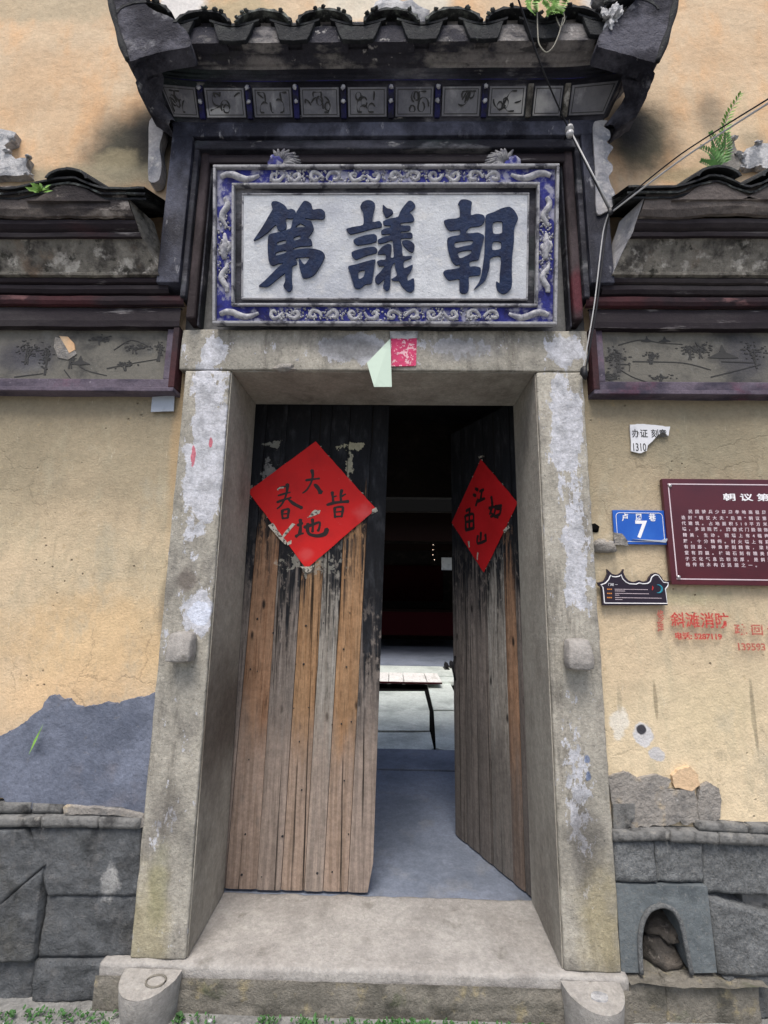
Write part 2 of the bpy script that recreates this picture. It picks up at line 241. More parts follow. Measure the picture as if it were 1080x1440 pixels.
MAT['board'] = grunge('whitewashed_board', (.60, .62, .65), [((.47, .49, .54), 4, .42, .68), ((.64, .64, .64), 10, .5, .7, (1, 1, 2), .7), ((.34, .35, .38), 26, .62, .76, (1, 1, 1), .5)], rough=.9, bumps=((30, .004), (110, .002)), grit=.2)
MAT['navy'] = grunge('navy_brush_paint', (.010, .024, .072), [((.006, .013, .045), 14, .42, .65), ((.03, .045, .09), 40, .58, .72, (1, 1, 1), .7)], rough=.7, bumps=((50, .004),))
MAT['horn'] = grunge('sooty_mortar', (.022, .022, .032), [((.10, .10, .125), 4, .45, .62), ((.25, .25, .27), 7, .56, .70, (1, 1, 1), .9), ((.42, .42, .42), 18, .64, .74, (1, 1, 1), .8)], rough=.9, bumps=((12, .02), (50, .008)))
MAT['tile'] = grunge('dark_clay_tile', (.022, .024, .028), [((.055, .06, .06), 12, .48, .68), ((.20, .22, .20), 30, .62, .74, (1, 1, 1), .8)], rough=.85, bumps=((30, .006), (120, .003)))
MAT['capmoss'] = grunge('lichened_tile', (.07, .075, .075), [((.20, .22, .20), 22, .48, .64), ((.025, .025, .03), 12, .5, .62), ((.42, .45, .42), 50, .6, .72)], rough=.95, bumps=((40, .012), (140, .004)))
MAT['whitestrip'] = grunge('lime_strip', (.42, .41, .42), [((.20, .21, .24), 9, .45, .68), ((.6, .58, .55), 20, .56, .7)], rough=.9, bumps=((40, .004),))
MAT['recess'] = grunge('grey_recess_plaster', (.15, .15, .155), [((.05, .05, .06), 4, .42, .68), ((.17, .17, .18), 10, .54, .72, (1, 1, .6), .8), ((.42, .42, .42), 40, .7, .78)], [(-0.8693,2.8085,0.08,0.25,(0.22,0.22,0.2),0.5,0.3,0.8),(0.8443,2.8127,0.06,0.25,(0.22,0.22,0.21),0.5,0.3,0.8)], rough=.85, bumps=((30, .004),))
MAT['crumple'] = grunge('dirty_white_plaster', (.48, .48, .49), [((.22, .23, .25), 14, .45, .62)], rough=.8, bumps=((30, .01),))
# papers, signs
MAT['redpaper'] = grunge('red_paper', (.60, .012, .012), [((.46, .010, .012), 4, .4, .7), ((.70, .20, .20), 18, .62, .74, (1, 1, 1), .5)], [(-0.1029,1.8581,0.06,0.07,(0.6,0.16,0.16),0.35,0.9,0.9),(-0.393,1.6499,0.06,0.05,(0.62,0.15,0.15),0.3,0.6,0.8)], rough=.7, bumps=((16, .002),), spec=.3, grit=0)
MAT['redpaper2'] = grunge('shaded_red_paper', (.52, .012, .016), [((.42, .010, .012), 4, .4, .7)], rough=.7, bumps=((16, .002),), grit=0)
MAT['paperscrap'] = grunge('torn_paper_backing', (.50, .47, .40), [((.10, .09, .08), 60, .5, .58)], rough=.95, bumps=((60, .002),))
MAT['brushink'] = flat('black_brush_ink', (.020, .010, .010), .5)
MAT['blueplate'] = grunge('blue_enamel', (.008, .085, .42), [((.02, .12, .48), 6, .45, .7)], rough=.35, bumps=((20, .0006),), spec=.5, grit=0)
MAT['white'] = flat('white_print', (.78, .78, .8), .6)
MAT['dimwhite'] = flat('pinkish_white_print', (.62, .52, .56), .6)
MAT['maroon'] = grunge('maroon_board', (.075, .010, .018), [((.055, .008, .016), 4, .4, .7)], rough=.28, bumps=((12, .0006),), spec=.5, grit=0)
MAT['boardblack'] = flat('black_violet_board', (.020, .014, .026), .35)
MAT['orangeprint'] = flat('orange_print', (.55, .20, .04), .6)
MAT['tealprint'] = flat('teal_print', (.02, .22, .30), .6)
MAT['redprint'] = flat('red_print', (.45, .03, .03), .6)
b = NB('worn_stamp_ink')
b.done(b.mix(b.mr(b.noise(160, detail=4), .42, .68), (.42, .03, .03), (.50, .22, .16)), .9)
b.lk(b.mr(b.noise(120, detail=5, off=(3, 3, 3)), .26, .42), b.b.inputs['Alpha']); MAT['stamp'] = b.m
b = NB('faint_stamp_ink')
b.done((.42, .12, .09), .9)
b.lk(b.mr(b.noise(110, detail=5, off=(5, 1, 3)), .36, .52), b.b.inputs['Alpha']); MAT['stampfaint'] = b.m
MAT['sticker'] = grunge('pale_sticker', (.62, .63, .66), [((.45, .46, .50), 12, .5, .7)], rough=.7, bumps=((30, .001),), grit=0)
MAT['bluegreypaper'] = grunge('blue_grey_paper', (.38, .42, .48), [((.30, .33, .38), 12, .5, .7)], rough=.7, bumps=((30, .001),), grit=0)
MAT['greenpaper'] = grunge('pale_green_paper', (.44, .54, .46), [((.36, .44, .38), 12, .5, .7)], rough=.7, bumps=((20, .001),), grit=0)
MAT['pinkpaper'] = grunge('crimson_printed_paper', (.55, .05, .14), [((.75, .45, .50), 60, .54, .58)], rough=.7, bumps=((30, .001),))
MAT['wireblack'] = flat('black_cable', (.015, .015, .018), .5)
MAT['wirewhite'] = flat('grey_white_cable', (.50, .50, .50), .5)
MAT['porcelain'] = flat('porcelain', (.55, .55, .56), .3, .5)
MAT['metal'] = flat('bolt_metal', (.55, .53, .52), .35, .5, .8)
def leafmat(name, col):
    b = NB(name); c = b.mix(b.mr(b.noise(30), .35, .7), col, tuple(x * .5 for x in col)); b.done(c, .6, .3)
    b.b.inputs['Subsurface Weight'].default_value = .15; b.b.inputs['Subsurface Radius'].default_value = (.01, .02, .005)
    return b.m
MAT['leaf'] = leafmat('fern_green', (.13, .30, .08)); MAT['leafbright'] = leafmat('bright_leaf', (.22, .42, .08))
MAT['moss'] = leafmat('moss_green', (.055, .15, .04)); MAT['stem'] = flat('stem_grey', (.25, .24, .20), .8)
MAT['rock'] = grunge('brown_rock', (.12, .105, .09), [((.06, .055, .05), 10, .42, .65), ((.22, .20, .18), 30, .55, .7)], bumps=((20, .01), (90, .004)))
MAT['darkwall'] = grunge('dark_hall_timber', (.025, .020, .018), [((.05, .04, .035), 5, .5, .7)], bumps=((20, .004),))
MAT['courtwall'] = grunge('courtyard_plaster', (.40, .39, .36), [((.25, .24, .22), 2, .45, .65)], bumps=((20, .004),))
MAT['redcloth'] = flat('dark_red_cloth', (.03, .004, .006), .9, .05)
MAT['hallwood'] = flat('dark_red_wood', (.010, .005, .004), .8, .05)
MAT['plankpale'] = grunge('pale_plank', (.68, .67, .65), [((.5, .48, .45), 4, .5, .7, (4, .6, 1))], bumps=((30, .002),))
MAT['shoe'] = flat('black_shoe', (.012, .012, .014), .4)
b = NB('string_light'); b.b.inputs['Emission Color'].default_value = (1, .8, .6, 1); b.b.inputs['Emission Strength'].default_value = 3.; MAT['bulb'] = b.m

# door planks: paint wears off downwards, along the grain
def plank_mat(name, base, alt, paint_z, seed, dirt=(.34, .27, .225)):
    b = NB(name); z = b.axis(2); st = (28, 28, .9)
    g1 = b.noise(2.2, st, detail=6, off=(seed, 0, seed))
    g2 = b.noise(5, (30, 30, 2.0), detail=5, off=(seed * 2, 1, 3))
    c = b.mix(b.mr(g1, .35, .65), base, alt)
    c = b.mix(b.mr(g2, .52, .66, 0, .75), c, tuple(x * .35 for x in base))
    big = b.noise(1.5, (3, 3, 1.0), detail=4, off=(seed * 5, 1, 3))
    c = b.mix(b.mr(big, .42, .68, 0, .55), c, tuple(x * .6 for x in alt))
    kn = b.voro(1.0, (13, 13, 4.6))
    c = b.mix(b.mr(kn, .05, .16, .95, 0), c, (.012, .010, .009))
    # grime towards the foot, splashed by rain
    low = b.mr(b.math('ADD', z, b.math('MULTIPLY', b.noise(2.5, (5, 5, .8), off=(seed, 4, 1)), .9)), 1.0, 1.45, 1, 0)
    c = b.mix(b.math('MULTIPLY', low, .78), c, b.mix(b.mr(g1, .4, .6), dirt, tuple(x * .62 for x in dirt)))
    st2 = b.noise(3.0, (16, 16, .8), detail=6, off=(seed * 3, 2, 8))
    edge = b.math('ADD', z, b.math('MULTIPLY', b.math('SUBTRACT', st2, .5), 1.7))
    pm = b.mr(edge, paint_z - .26, paint_z + .16)
    grit = b.mr(b.noise(36, (1, 1, .5), detail=6, off=(seed, 9, 1)), .35, .50)
    pm = b.math('MULTIPLY', pm, b.math('MAXIMUM', grit, b.mr(z, paint_z, paint_z + .3)))
    pc = b.mix(b.mr(b.noise(9, (2, 2, .7), off=(1, seed, 1)), .5, .74, 0, .8), (.010, .011, .014), (.045, .048, .055))
    c = b.mix(pm, c, pc)
    for cx, cz, rx, rz, colr, amt, edge_, soft in PASTE:
        c = b.mix(b.math('MULTIPLY', b.blob(cx, cz, rx, rz, edge_, 30., soft), amt), c, colr)
    crack = b.mr(b.noise(1.4, (34, 34, .30), detail=4, rough=.5, off=(seed * 4, 2, seed)), .62, .66)
    c = b.mix(b.math('MULTIPLY', crack, .9), c, (.008, .007, .006))
    c = b.grit(c, .45, seed)
    b.bump([(g2, .006, .6), (crack, -.01, .5), (b.noise(60, (2, 2, .3)), .003, .6)])
    return b.done(c, .8, .2)
PASTE = [(-0.161,2.2378,0.065,0.02,(0.4,0.38,0.27),0.9,1.3,0.1),(-0.1772,2.1269,0.02,0.07,(0.38,0.36,0.27),0.85,1.3,0.1),(-0.5921,2.2423,0.05,0.02,(0.3,0.3,0.26),0.7,1.6,0.1),(-0.61,2.0837,0.04,0.06,(0.25,0.25,0.24),0.7,1.7,0.1),(-0.7297,1.9853,0.03,0.04,(0.3,0.3,0.26),0.7,1.7,0.1),(-0.3727,1.6062,0.12,0.05,(0.3,0.29,0.25),0.6,1.8,0.1)]
ORG = ((.27, .15, .075), (.37, .23, .13)); ORD = ((.22, .12, .07), (.31, .19, .12)); GRY = ((.20, .18, .155), (.33, .31, .28)); GRB = ((.13, .11, .098), (.22, .19, .17))
PLM = [plank_mat('plank_wood_%s' % w, *cc, pz, s_) for w, cc, pz, s_ in
       (('grey_edge', GRB, 1.50, 1.3), ('orange', ORD, 1.72, 2.7), ('grey', GRB, 1.42, 4.1), ('amber', ORG, 1.56, 5.9), ('pale', GRY, 1.52, 7.7), ('gold', ORG, 1.70, 9.2), ('dark', GRB, 1.20, 11.5))]
PRM = [plank_mat('plank_wood_right_%s' % w, *cc, pz, s_, (.13, .115, .105)) for w, cc, pz, s_ in
       (('a', GRB, 1.50, 13.3), ('b', GRB, 1.5, 14.7), ('c', GRY, 1.5, 16.1), ('d', ORD, 1.6, 17.9), ('e', GRB, 1.5, 19.7))]

# ---------------------------------------------------------------- geometry helpers
LOCS = {}
def thing(name, label, cat, loc=(0, 0, 0), group=None):
    o = bpy.data.objects.new(name, None); o.empty_display_size = .1; COL.objects.link(o)
    o.location = loc; o['label'] = label; o['category'] = cat; LOCS[o.name] = Vector(loc)
    if group: o['group'] = group
    return o
def root_loc(o):
    while o.parent: o = o.parent
    return LOCS.get(o.name, Vector((0, 0, 0)))
def tag(o, label, cat, group=None):
    o['label'] = label; o['category'] = cat
    if group: o['group'] = group
    return o
class Geo:
    def __init__(s): s.v = []; s.f = []
    def add(s, vs, fs):
        k = len(s.v); s.v += [tuple(p) for p in vs]; s.f += [tuple(i + k for i in f) for f in fs]; return s
    def box(s, x0, x1, y0, y1, z0, z1):
        return s.add([(x0, y0, z0), (x1, y0, z0), (x1, y1, z0), (x0, y1, z0), (x0, y0, z1), (x1, y0, z1), (x1, y1, z1), (x0, y1, z1)],
                     [(0, 3, 2, 1), (4, 5, 6, 7), (0, 1, 5, 4), (1, 2, 6, 5), (2, 3, 7, 6), (3, 0, 4, 7)])
    def prism(s, poly, f0, f1):
        """poly of (u, v); f0 and f1 turn it into 3-D front and back outlines"""
        n = len(poly); a = sum(poly[i][0] * poly[(i + 1) % n][1] - poly[(i + 1) % n][0] * poly[i][1] for i in range(n))
        if a < 0: poly = poly[::-1]
        return s.add([f0(*p) for p in poly] + [f1(*p) for p in poly],
                     [tuple(range(n)), tuple(range(2 * n - 1, n - 1, -1))] + [(i, i + n, (i + 1) % n + n, (i + 1) % n) for i in range(n)])
    def slab(s, poly, y0, y1): return s.prism(poly, lambda u, v: (u, y0, v), lambda u, v: (u, y1, v))
    def tube(s, pts, r, n=8, flat=1.0):
        pts = [Vector(p) for p in pts]; rs = r if isinstance(r, (list, tuple)) else [r] * len(pts); rings = []
        for i, p in enumerate(pts):
            t = (pts[min(i + 1, len(pts) - 1)] - pts[max(i - 1, 0)]).normalized()
            a = Vector((0, 1, 0)) if abs(t.y) < .95 else Vector((1, 0, 0))
            n1 = t.cross(a).normalized(); n2 = t.cross(n1)
            rings.append([p + n1 * math.cos(q * 2 * math.pi / n) * rs[i] + n2 * math.sin(q * 2 * math.pi / n) * rs[i] * flat for q in range(n)])
        vs = [v for rg in rings for v in rg]
        fs = [(i * n + q, i * n + (q + 1) % n, (i + 1) * n + (q + 1) % n, (i + 1) * n + q) for i in range(len(pts) - 1) for q in range(n)]
        return s.add(vs, fs + [tuple(range(n))[::-1], tuple(range((len(pts) - 1) * n, len(pts) * n))])
    def grid(s, fn, nu, nv):
        vs = [fn(i / nu, j / nv) for j in range(nv + 1) for i in range(nu + 1)]
        return s.add(vs, [(j * (nu + 1) + i, j * (nu + 1) + i + 1, (j + 1) * (nu + 1) + i + 1, (j + 1) * (nu + 1) + i) for j in range(nv) for i in range(nu)])
    def build(s, name, mat, parent=None, smooth=False, bevel=0, seg=2, label=None):
        off = root_loc(parent) if parent else Vector((0, 0, 0))
        me = bpy.data.meshes.new(name); me.from_pydata([tuple(Vector(v) - off) for v in s.v], [], s.f)
        bm = bmesh.new(); bm.from_mesh(me); bmesh.ops.recalc_face_normals(bm, faces=bm.faces); bm.to_mesh(me); bm.free()
        me.materials.append(MAT[mat] if isinstance(mat, str) else mat)
        if smooth:
            for p in me.polygons: p.use_smooth = True
        o = bpy.data.objects.new(name, me); COL.objects.link(o)
        if parent: o.parent = parent
        if bevel:
            m = o.modifiers.new('bevel', 'BEVEL'); m.width = bevel; m.segments = seg; m.limit_method = 'ANGLE'; m.angle_limit = .6
        if label: o['label'] = label
        return o
def structure(o): o['kind'] = 'structure'; return o

def smooth_poly(pts, k=4):
    n = len(pts); out = []
    for i in range(n):
        p0, p1, p2, p3 = (Vector(pts[(i + d) % n]) for d in (-1, 0, 1, 2))
        for j in range(k):
            t = j / k
            out.append(tuple(cr(p0, p1, p2, p3, t)))
    return out
def cr(p0, p1, p2, p3, t, a=.5):
    m1 = (p2 - p0) * a * .8; m2 = (p3 - p1) * a * .8
    return p1 * (2 * t**3 - 3 * t**2 + 1) + m1 * (t**3 - 2 * t**2 + t) + p2 * (-2 * t**3 + 3 * t**2) + m2 * (t**3 - t**2)
def cr_open(pts, k=5):
    P = [Vector(p) for p in pts]; out = []
    if len(P) == 2: return P
    for i in range(len(P) - 1):
        p0 = P[max(i - 1, 0)]; p3 = P[min(i + 2, len(P) - 1)]
        for j in range(k): out.append(cr(p0, P[i], P[i + 1], p3, j / k))
    return out + [P[-1]]
def brush(pts, w0, w1=None, k=4):
    """2-D outline of a brush stroke along pts, half width from w0 to w1"""
    w1 = w0 if w1 is None else w1; P = cr_open(pts, k); n = len(P); Lf = []; Rt = []
    for i, p in enumerate(P):
        t = (P[min(i + 1, n - 1)] - P[max(i - 1, 0)]); t = t.normalized() if t.length else Vector((1, 0)); nn = Vector((-t.y, t.x))
        f = i / (n - 1); w = (w0 + (w1 - w0) * f) * (1 + .18 * math.sin(7 * f + w0 * 900))
        Lf.append(tuple(p + nn * w)); Rt.append(tuple(p - nn * w))
    a = P[0] - (P[1] - P[0]).normalized() * w0 * .7; z_ = P[-1] + (P[-1] - P[-2]).normalized() * w1 * .7
    return [tuple(a)] + Lf + [tuple(z_)] + Rt[::-1]
def fill_mesh(outlines, to3d, thick):
    """even-odd filled outlines, given thickness, through a 2-D curve"""
    cu = bpy.data.curves.new('tmp', 'CURVE'); cu.dimensions = '2D'; cu.fill_mode = 'BOTH'; cu.extrude = thick / 2
    for pl in outlines:
        sp = cu.splines.new('POLY'); sp.points.add(len(pl) - 1)
        for i, p in enumerate(pl): sp.points[i].co = (p[0], p[1], 0, 1)
        sp.use_cyclic_u = True
    o = bpy.data.objects.new('tmp', cu); COL.objects.link(o)
    me = bpy.data.meshes.new_from_object(o.evaluated_get(bpy.context.evaluated_depsgraph_get()))
    vs = [to3d(v.co.x, v.co.y, v.co.z) for v in me.vertices]; fs = [tuple(p.vertices) for p in me.polygons]
    bpy.data.objects.remove(o); bpy.data.curves.remove(cu); bpy.data.meshes.remove(me)
    return vs, fs
def text_geo(txt, x, z, size, sx=1., y=0., thick=.0006, align='LEFT', spacing=1., bold=0.):
    """flat lettering on a plane y = const; x, z is the baseline start"""
    cu = bpy.data.curves.new('tmp', 'FONT'); cu.body = txt; cu.size = size; cu.extrude = thick / 2; cu.offset = bold; cu.resolution_u = 3
    cu.align_x = align; cu.space_character = spacing
    o = bpy.data.objects.new('tmp', cu); COL.objects.link(o)
    me = bpy.data.meshes.new_from_object(o.evaluated_get(bpy.context.evaluated_depsgraph_get()))
    vs = [(x + v.co.x * sx, y - v.co.z, z + v.co.y) for v in me.vertices]; fs = [tuple(p.vertices) for p in me.polygons]
    bpy.data.objects.remove(o); bpy.data.curves.remove(cu); bpy.data.meshes.remove(me)
    return vs, fs
def fbm(x, y, z, s=1.):
    return noise.fractal(Vector((x * s, y * s, z * s)), .6, 2.1, 4)
def quad_stone(cs, y0, depth, relief=.008, rnd=.012, res=.02, seed=0.):
    """a stone whose face is the quad cs (bl, br, tr, tl in x, z); rough face, rounded receding edges"""
    bl, br, tr, tl = [Vector(p) for p in cs]
    w = max((br - bl).length, (tr - tl).length); h = max((tl - bl).length, (tr - br).length)
    nu = max(4, int(w / res)); nv = max(3, int(h / res))
    def fn(u, v):
        p = bl.lerp(br, u).lerp(tl.lerp(tr, u), v)
        e = min(u * w, (1 - u) * w, v * h, (1 - v) * h); k = max(0, 1 - e / rnd)
        y = y0 + rnd * k * k - relief * fbm(p.x, seed, p.y, 9.) - .4 * relief * fbm(p.x, seed + 5, p.y, 30.)
        j = min(.004, .4 * rnd) * fbm(p.x, seed + 2, p.y, 14.)
        return (p.x + j, y, p.y + j * .6)
    g = Geo().grid(fn, nu, nv)
    N = nu + 1; ring = [i for i in range(N)] + [j * N + nu for j in range(1, nv + 1)] + [nv * N + i for i in range(nu - 1, -1, -1)] + [j * N for j in range(nv - 1, 0, -1)]
    k = len(g.v); g.v += [(g.v[i][0], y0 + depth, g.v[i][2]) for i in ring]; n = len(ring)
    g.f += [(ring[i], ring[(i + 1) % n], k + (i + 1) % n, k + i) for i in range(n)] + [tuple(range(k, k + n))]
    return g
def rough_box(x0, x1, y0, y1, z0, z1, res=.04, amp=.003, seed=0., bevel=.006):
    bm = bmesh.new(); bmesh.ops.create_cube(bm, size=1)
    for v in bm.verts: v.co = Vector(((x0 + x1) / 2 + v.co.x * (x1 - x0), (y0 + y1) / 2 + v.co.y * (y1 - y0), (z0 + z1) / 2 + v.co.z * (z1 - z0)))
    if bevel: bmesh.ops.bevel(bm, geom=bm.edges[:] + bm.verts[:], offset=bevel, segments=2, affect='EDGES', profile=.6)
    for ax, ln, a0 in ((0, x1 - x0, x0), (1, y1 - y0, y0), (2, z1 - z0, z0)):
        n = min(90, int(ln / res))
        for i in range(1, n):
            co = [0, 0, 0]; co[ax] = a0 + ln * i / n; no = [0, 0, 0]; no[ax] = 1
            bmesh.ops.bisect_plane(bm, geom=bm.verts[:] + bm.edges[:] + bm.faces[:], plane_co=co, plane_no=no)
    for v in bm.verts:
        p = v.co.copy()
        v.co += Vector((fbm(p.x, p.y, p.z + seed, 11), fbm(p.x + 3, p.y + seed, p.z, 11), fbm(p.x, p.y + 7, p.z + seed, 11))) * amp
    g = Geo(); bm.verts.index_update()
    g.v = [tuple(v.co) for v in bm.verts]; g.f = [tuple(v.index for v in f.verts) for f in bm.faces]; bm.free()
    return g
def blob_rock(c, r, seed=0, amp=.25, n=3):
    bm = bmesh.new(); bmesh.ops.create_icosphere(bm, subdivisions=n, radius=1)
    g = Geo()
    for v in bm.verts:
        k = 1 + amp * fbm(v.co.x + seed, v.co.y, v.co.z, 1.3) + .06 * fbm(v.co.x, v.co.y + seed, v.co.z, 5)
        g.v.append((c[0] + v.co.x * r[0] * k, c[1] + v.co.y * r[1] * k, c[2] + v.co.z * r[2] * k))
    g.f = [tuple(v.index for v in f.verts) for f in bm.faces]; bm.free(); return g
def extr(prof, x0f, x1f, nseg=24, wav=.0015, seed=0.):
    """moulding of profile [(y, z)] run along x; ends at x0f(y, z), x1f(y, z); slightly uneven"""
    m = len(prof)
    def fn(u, v):
        i = round(v * (m - 1)); y, z = prof[i]; x = x0f(y, z) + (x1f(y, z) - x0f(y, z)) * u
        return (x, y + wav * fbm(x, seed, z * 2, 3.), z + wav * 2 * fbm(x, seed + 4, z * 2, 2.5))
    return Geo().grid(fn, nseg, m - 1)

rnd = random.Random(7)

# ================================================================ SETTING
g = Geo().grid(lambda u, v: ((u - .5) * 60, -30 + 30.25 * v ** .25, -.045 + (.006 * fbm(u * 60, 0, v * 9, 2.) if 0 < v else 0)), 160, 40)
structure(g.build('alley_ground', 'ground', smooth=True))
structure(Geo().box(-1.7, 1.7, .40, 1.9, -.05, .09).build('passage_floor', 'floor'))
structure(Geo().box(-1.7, 1.7, 1.905, 2.37, -.05, .10).build('inner_step_slab', 'floor', bevel=.006))

# courtyard paving: slabs are things of the floor
cy = Geo().box(-4, 4, 2.38, 5.35, -.08, .07).build('courtyard_floor', 'grove'); structure(cy)
def slab(poly, z1=.09, mat='court'):
    g = Geo().prism(poly, lambda u, v: (u, v, z1 + .002 * math.sin(u * 3 + v * 5)), lambda u, v: (u, v, .065)); return g.build('paving_slab', mat, cy, bevel=.004)
for pl in ([(-0.8714,2.3212),(-0.1233,2.3293),(-0.1202,2.8586),(-0.8546,2.8576)], [(-0.1109,2.3301),(0.3733,2.3228),(0.4455,2.4366),(0.4539,2.9188),(0.2889,2.8849),(-0.1061,2.8595)],
           [(-1.005,2.8949),(0.4507,2.9658),(0.5122,3.7176),(0.5307,4.7977),(-1.12,4.6607)],
           [(0.4647,2.4378),(0.6796,2.3055),(0.899,3.7455),(0.5625,3.7212)], [(0.5642,3.7864),(0.9091,3.8115),(0.9746,5.5559),(0.6156,5.5236)]):
    slab([tuple(p) for p in pl])
slab([(1.02, 2.39), (3.95, 2.39), (3.95, 5.3), (1.12, 5.3)]); slab([(-3.95, 2.39), (-.65, 2.39), (-.72, 5.3), (-3.95, 5.3)])
st = Geo().box(-4, 4, 5.36, 5.7, -.05, .13).build('hall_step', 'court', bevel=.01); structure(st)
structure(Geo().box(-4, 4, 5.7, 6.6, -.05, .148).build('hall_floor_lit', 'court'))  # front of the hall floor; daylight painted in with the paler courtyard colour
structure(Geo().box(-4, 4, 6.6, 11.2, -.05, .15).build('hall_floor', 'floor'))

# the building: passage, courtyard and hall behind the gate wall
bd = thing('house_interior', 'dark passage, open courtyard and hall of the old house seen through the doorway', 'house', (0, 5, 0))
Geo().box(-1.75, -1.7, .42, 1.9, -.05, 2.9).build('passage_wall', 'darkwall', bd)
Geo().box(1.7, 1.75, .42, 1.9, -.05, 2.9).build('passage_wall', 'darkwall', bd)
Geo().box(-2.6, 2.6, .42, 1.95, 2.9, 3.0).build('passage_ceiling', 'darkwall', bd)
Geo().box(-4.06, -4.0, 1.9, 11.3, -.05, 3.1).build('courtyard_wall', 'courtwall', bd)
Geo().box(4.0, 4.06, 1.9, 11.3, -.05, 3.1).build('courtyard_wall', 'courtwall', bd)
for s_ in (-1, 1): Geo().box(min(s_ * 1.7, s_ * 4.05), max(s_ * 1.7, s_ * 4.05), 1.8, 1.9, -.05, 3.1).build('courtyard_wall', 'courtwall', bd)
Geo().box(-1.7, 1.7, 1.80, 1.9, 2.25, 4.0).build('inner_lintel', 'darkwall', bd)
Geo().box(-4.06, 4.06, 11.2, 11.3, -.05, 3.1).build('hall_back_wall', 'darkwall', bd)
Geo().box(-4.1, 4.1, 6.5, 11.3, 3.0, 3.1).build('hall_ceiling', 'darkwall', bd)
Geo().box(-4.1, 4.1, 6.46, 6.498, 2.95, 3.9).build('added_eave_board', 'grove', bd)  # near-black board, added to shut out a gap of sky above the hall
Geo().box(-4, 4, 6.9, 7.05, 2.45, 3.0).build('hall_beam', 'hallwood', bd)
Geo().box(-4, 4, 8.0, 8.1, 2.35, 2.5).build('hall_beam', 'hallwood', bd)
for x in (-1.3, 1.5): Geo().tube([(x, 6.1, .15), (x, 6.1, 2.8)], .11, 14).build('hall_column', 'hallwood', bd, smooth=True)
# planks bridging the courtyard step
pb = thing('plank_ramp', 'pale sunlit planks laid on the step at the far end of the courtyard', 'planks', (.4, 5.3, .15))
for i, (a, c_) in enumerate(((-.18, .02), (.03, .24), (.25, .58), (.59, .80))):
    Geo().box(a, c_, 5.0, 5.72, .155, .18).build('plank', 'plankpale', pb, bevel=.003)
Geo().box(-.18, .80, 4.985, 4.998, .152, .172).build('front_batten', 'redcloth', pb, label='dark red edge board under the plank ends')
# hall furnishings, barely lit
tb = thing('altar_table', 'dark altar table with a red cloth front deep in the hall', 'table', (.6, 9.3, .15))
Geo().box(-.5, 1.7, 9.1, 9.8, 1.0, 1.06).build('tabletop', 'hallwood', tb, bevel=.005)
Geo().box(-.4, 1.6, 9.11, 9.13, .45, .99).build('cloth_front', 'redcloth', tb)
for x in (-.45, 1.62):
    for y in (9.15, 9.72): Geo().box(x, x + .06, y, y + .06, .15, 1.0).build('leg', 'hallwood', tb)
bn = tag(Geo().box(-.3, 1.5, 11.1, 11.18, 1.2, 2.2).build('wall_banner', 'redcloth'), 'faint red hanging on the back wall of the hall above the altar table', 'banner')
for i, x in enumerate((1.12, 1.42)):
    pf = thing('picture_panel', ('left' if i == 0 else 'right') + ' of two small pale framed panels on the hall wall beside the right door leaf', 'picture', (x, 8.0, 2.0), 'pale panels in the hall')
    Geo().box(x, x + .22, 7.9, 7.93, 1.93, 2.2).build('sheet', 'sticker', pf)
    for z in (1.915, 2.2): Geo().box(x - .01, x + .23, 7.89, 7.94, z, z + .015).build('rail', 'hallwood', pf)
ls = thing('string_lights', 'thin string of tiny warm lights hanging in the dark hall', 'string lights', (.85, 7.5, 2.0))
pts = [(.83 + .05 * math.sin(k * .8) * .3 + k * .006, 7.5, 2.95 - k * .052) for k in range(18)]
Geo().tube(pts, .003, 5).build('wire', 'wireblack', ls)
for k, p in enumerate(pts):
    if k % 2 == 0: blob_rock((p[0], p[1] - .006, p[2]), (.006,) * 3, k, 0, 1).build('bulb', 'bulb', ls)
# pair of shoes at the hall step
for i, (sx_, sy_) in enumerate(((1.0241,6.2409), (1.1174,6.3965))):
    sx_ += .02 * i
    def shoe(u, v, sx_=sx_, sy_=sy_):
        a = v * 2 * math.pi; L_ = (u - .5) * .26; w = .042 * math.sin(math.pi * min(.98, max(.02, u))) ** .4; hh = .10 if u > .55 else .05 + .05 * max(0, (u - .2) / .35)
        return (sx_ + w * math.cos(a), sy_ + .14 + L_, .152 + hh * (.5 + .5 * math.sin(a)))
    t = thing('shoe', ('left' if i == 0 else 'right') + ' black shoe of the pair left on the hall step beyond the courtyard', 'shoe', (sx_, sy_, .15), 'pair of shoes by the hall')
    Geo().grid(shoe, 10, 12).build('upper', 'shoe', t, smooth=True)
    Geo().box(sx_ - .045, sx_ + .045, sy_ + .01, sy_ + .27, .150, .162).build('sole', 'inkgrey', t, bevel=.004)

# ================================================================ WALLS
def wall_sheet(x0, x1, z0, z1, y, seed, res=.05, amp=.008):
    return Geo().grid(lambda u, v: (x0 + (x1 - x0) * u, y - amp * fbm(x0 + (x1 - x0) * u, seed, z0 + (z1 - z0) * v, 1.5) - .25 * amp * fbm(x0 + (x1 - x0) * u, seed, z0 + (z1 - z0) * v, 9), z0 + (z1 - z0) * v), int((x1 - x0) / res), int((z1 - z0) / res))
uw = thing('upper_wall', 'ochre plastered house wall rising behind the gate roof and side eaves', 'wall', (0, .04, 2.6))
g = wall_sheet(-6, 6, 2.5, 4.95, .045, 3.); g.build('plaster_face', 'ochre', uw, smooth=True)
g = Geo(); g.box(-6, 6, .06, .42, 2.62, 4.95); g.build('wall_core', 'ochre', uw)
tag_l = thing('lower_wall', 'beige plastered wall left of the doorway above rough grey stones', 'wall', (-1.6, .04, 0))
tag_r = thing('lower_wall', 'beige plastered wall right of the doorway with signs and a drain opening', 'wall', (1.6, .04, 0))
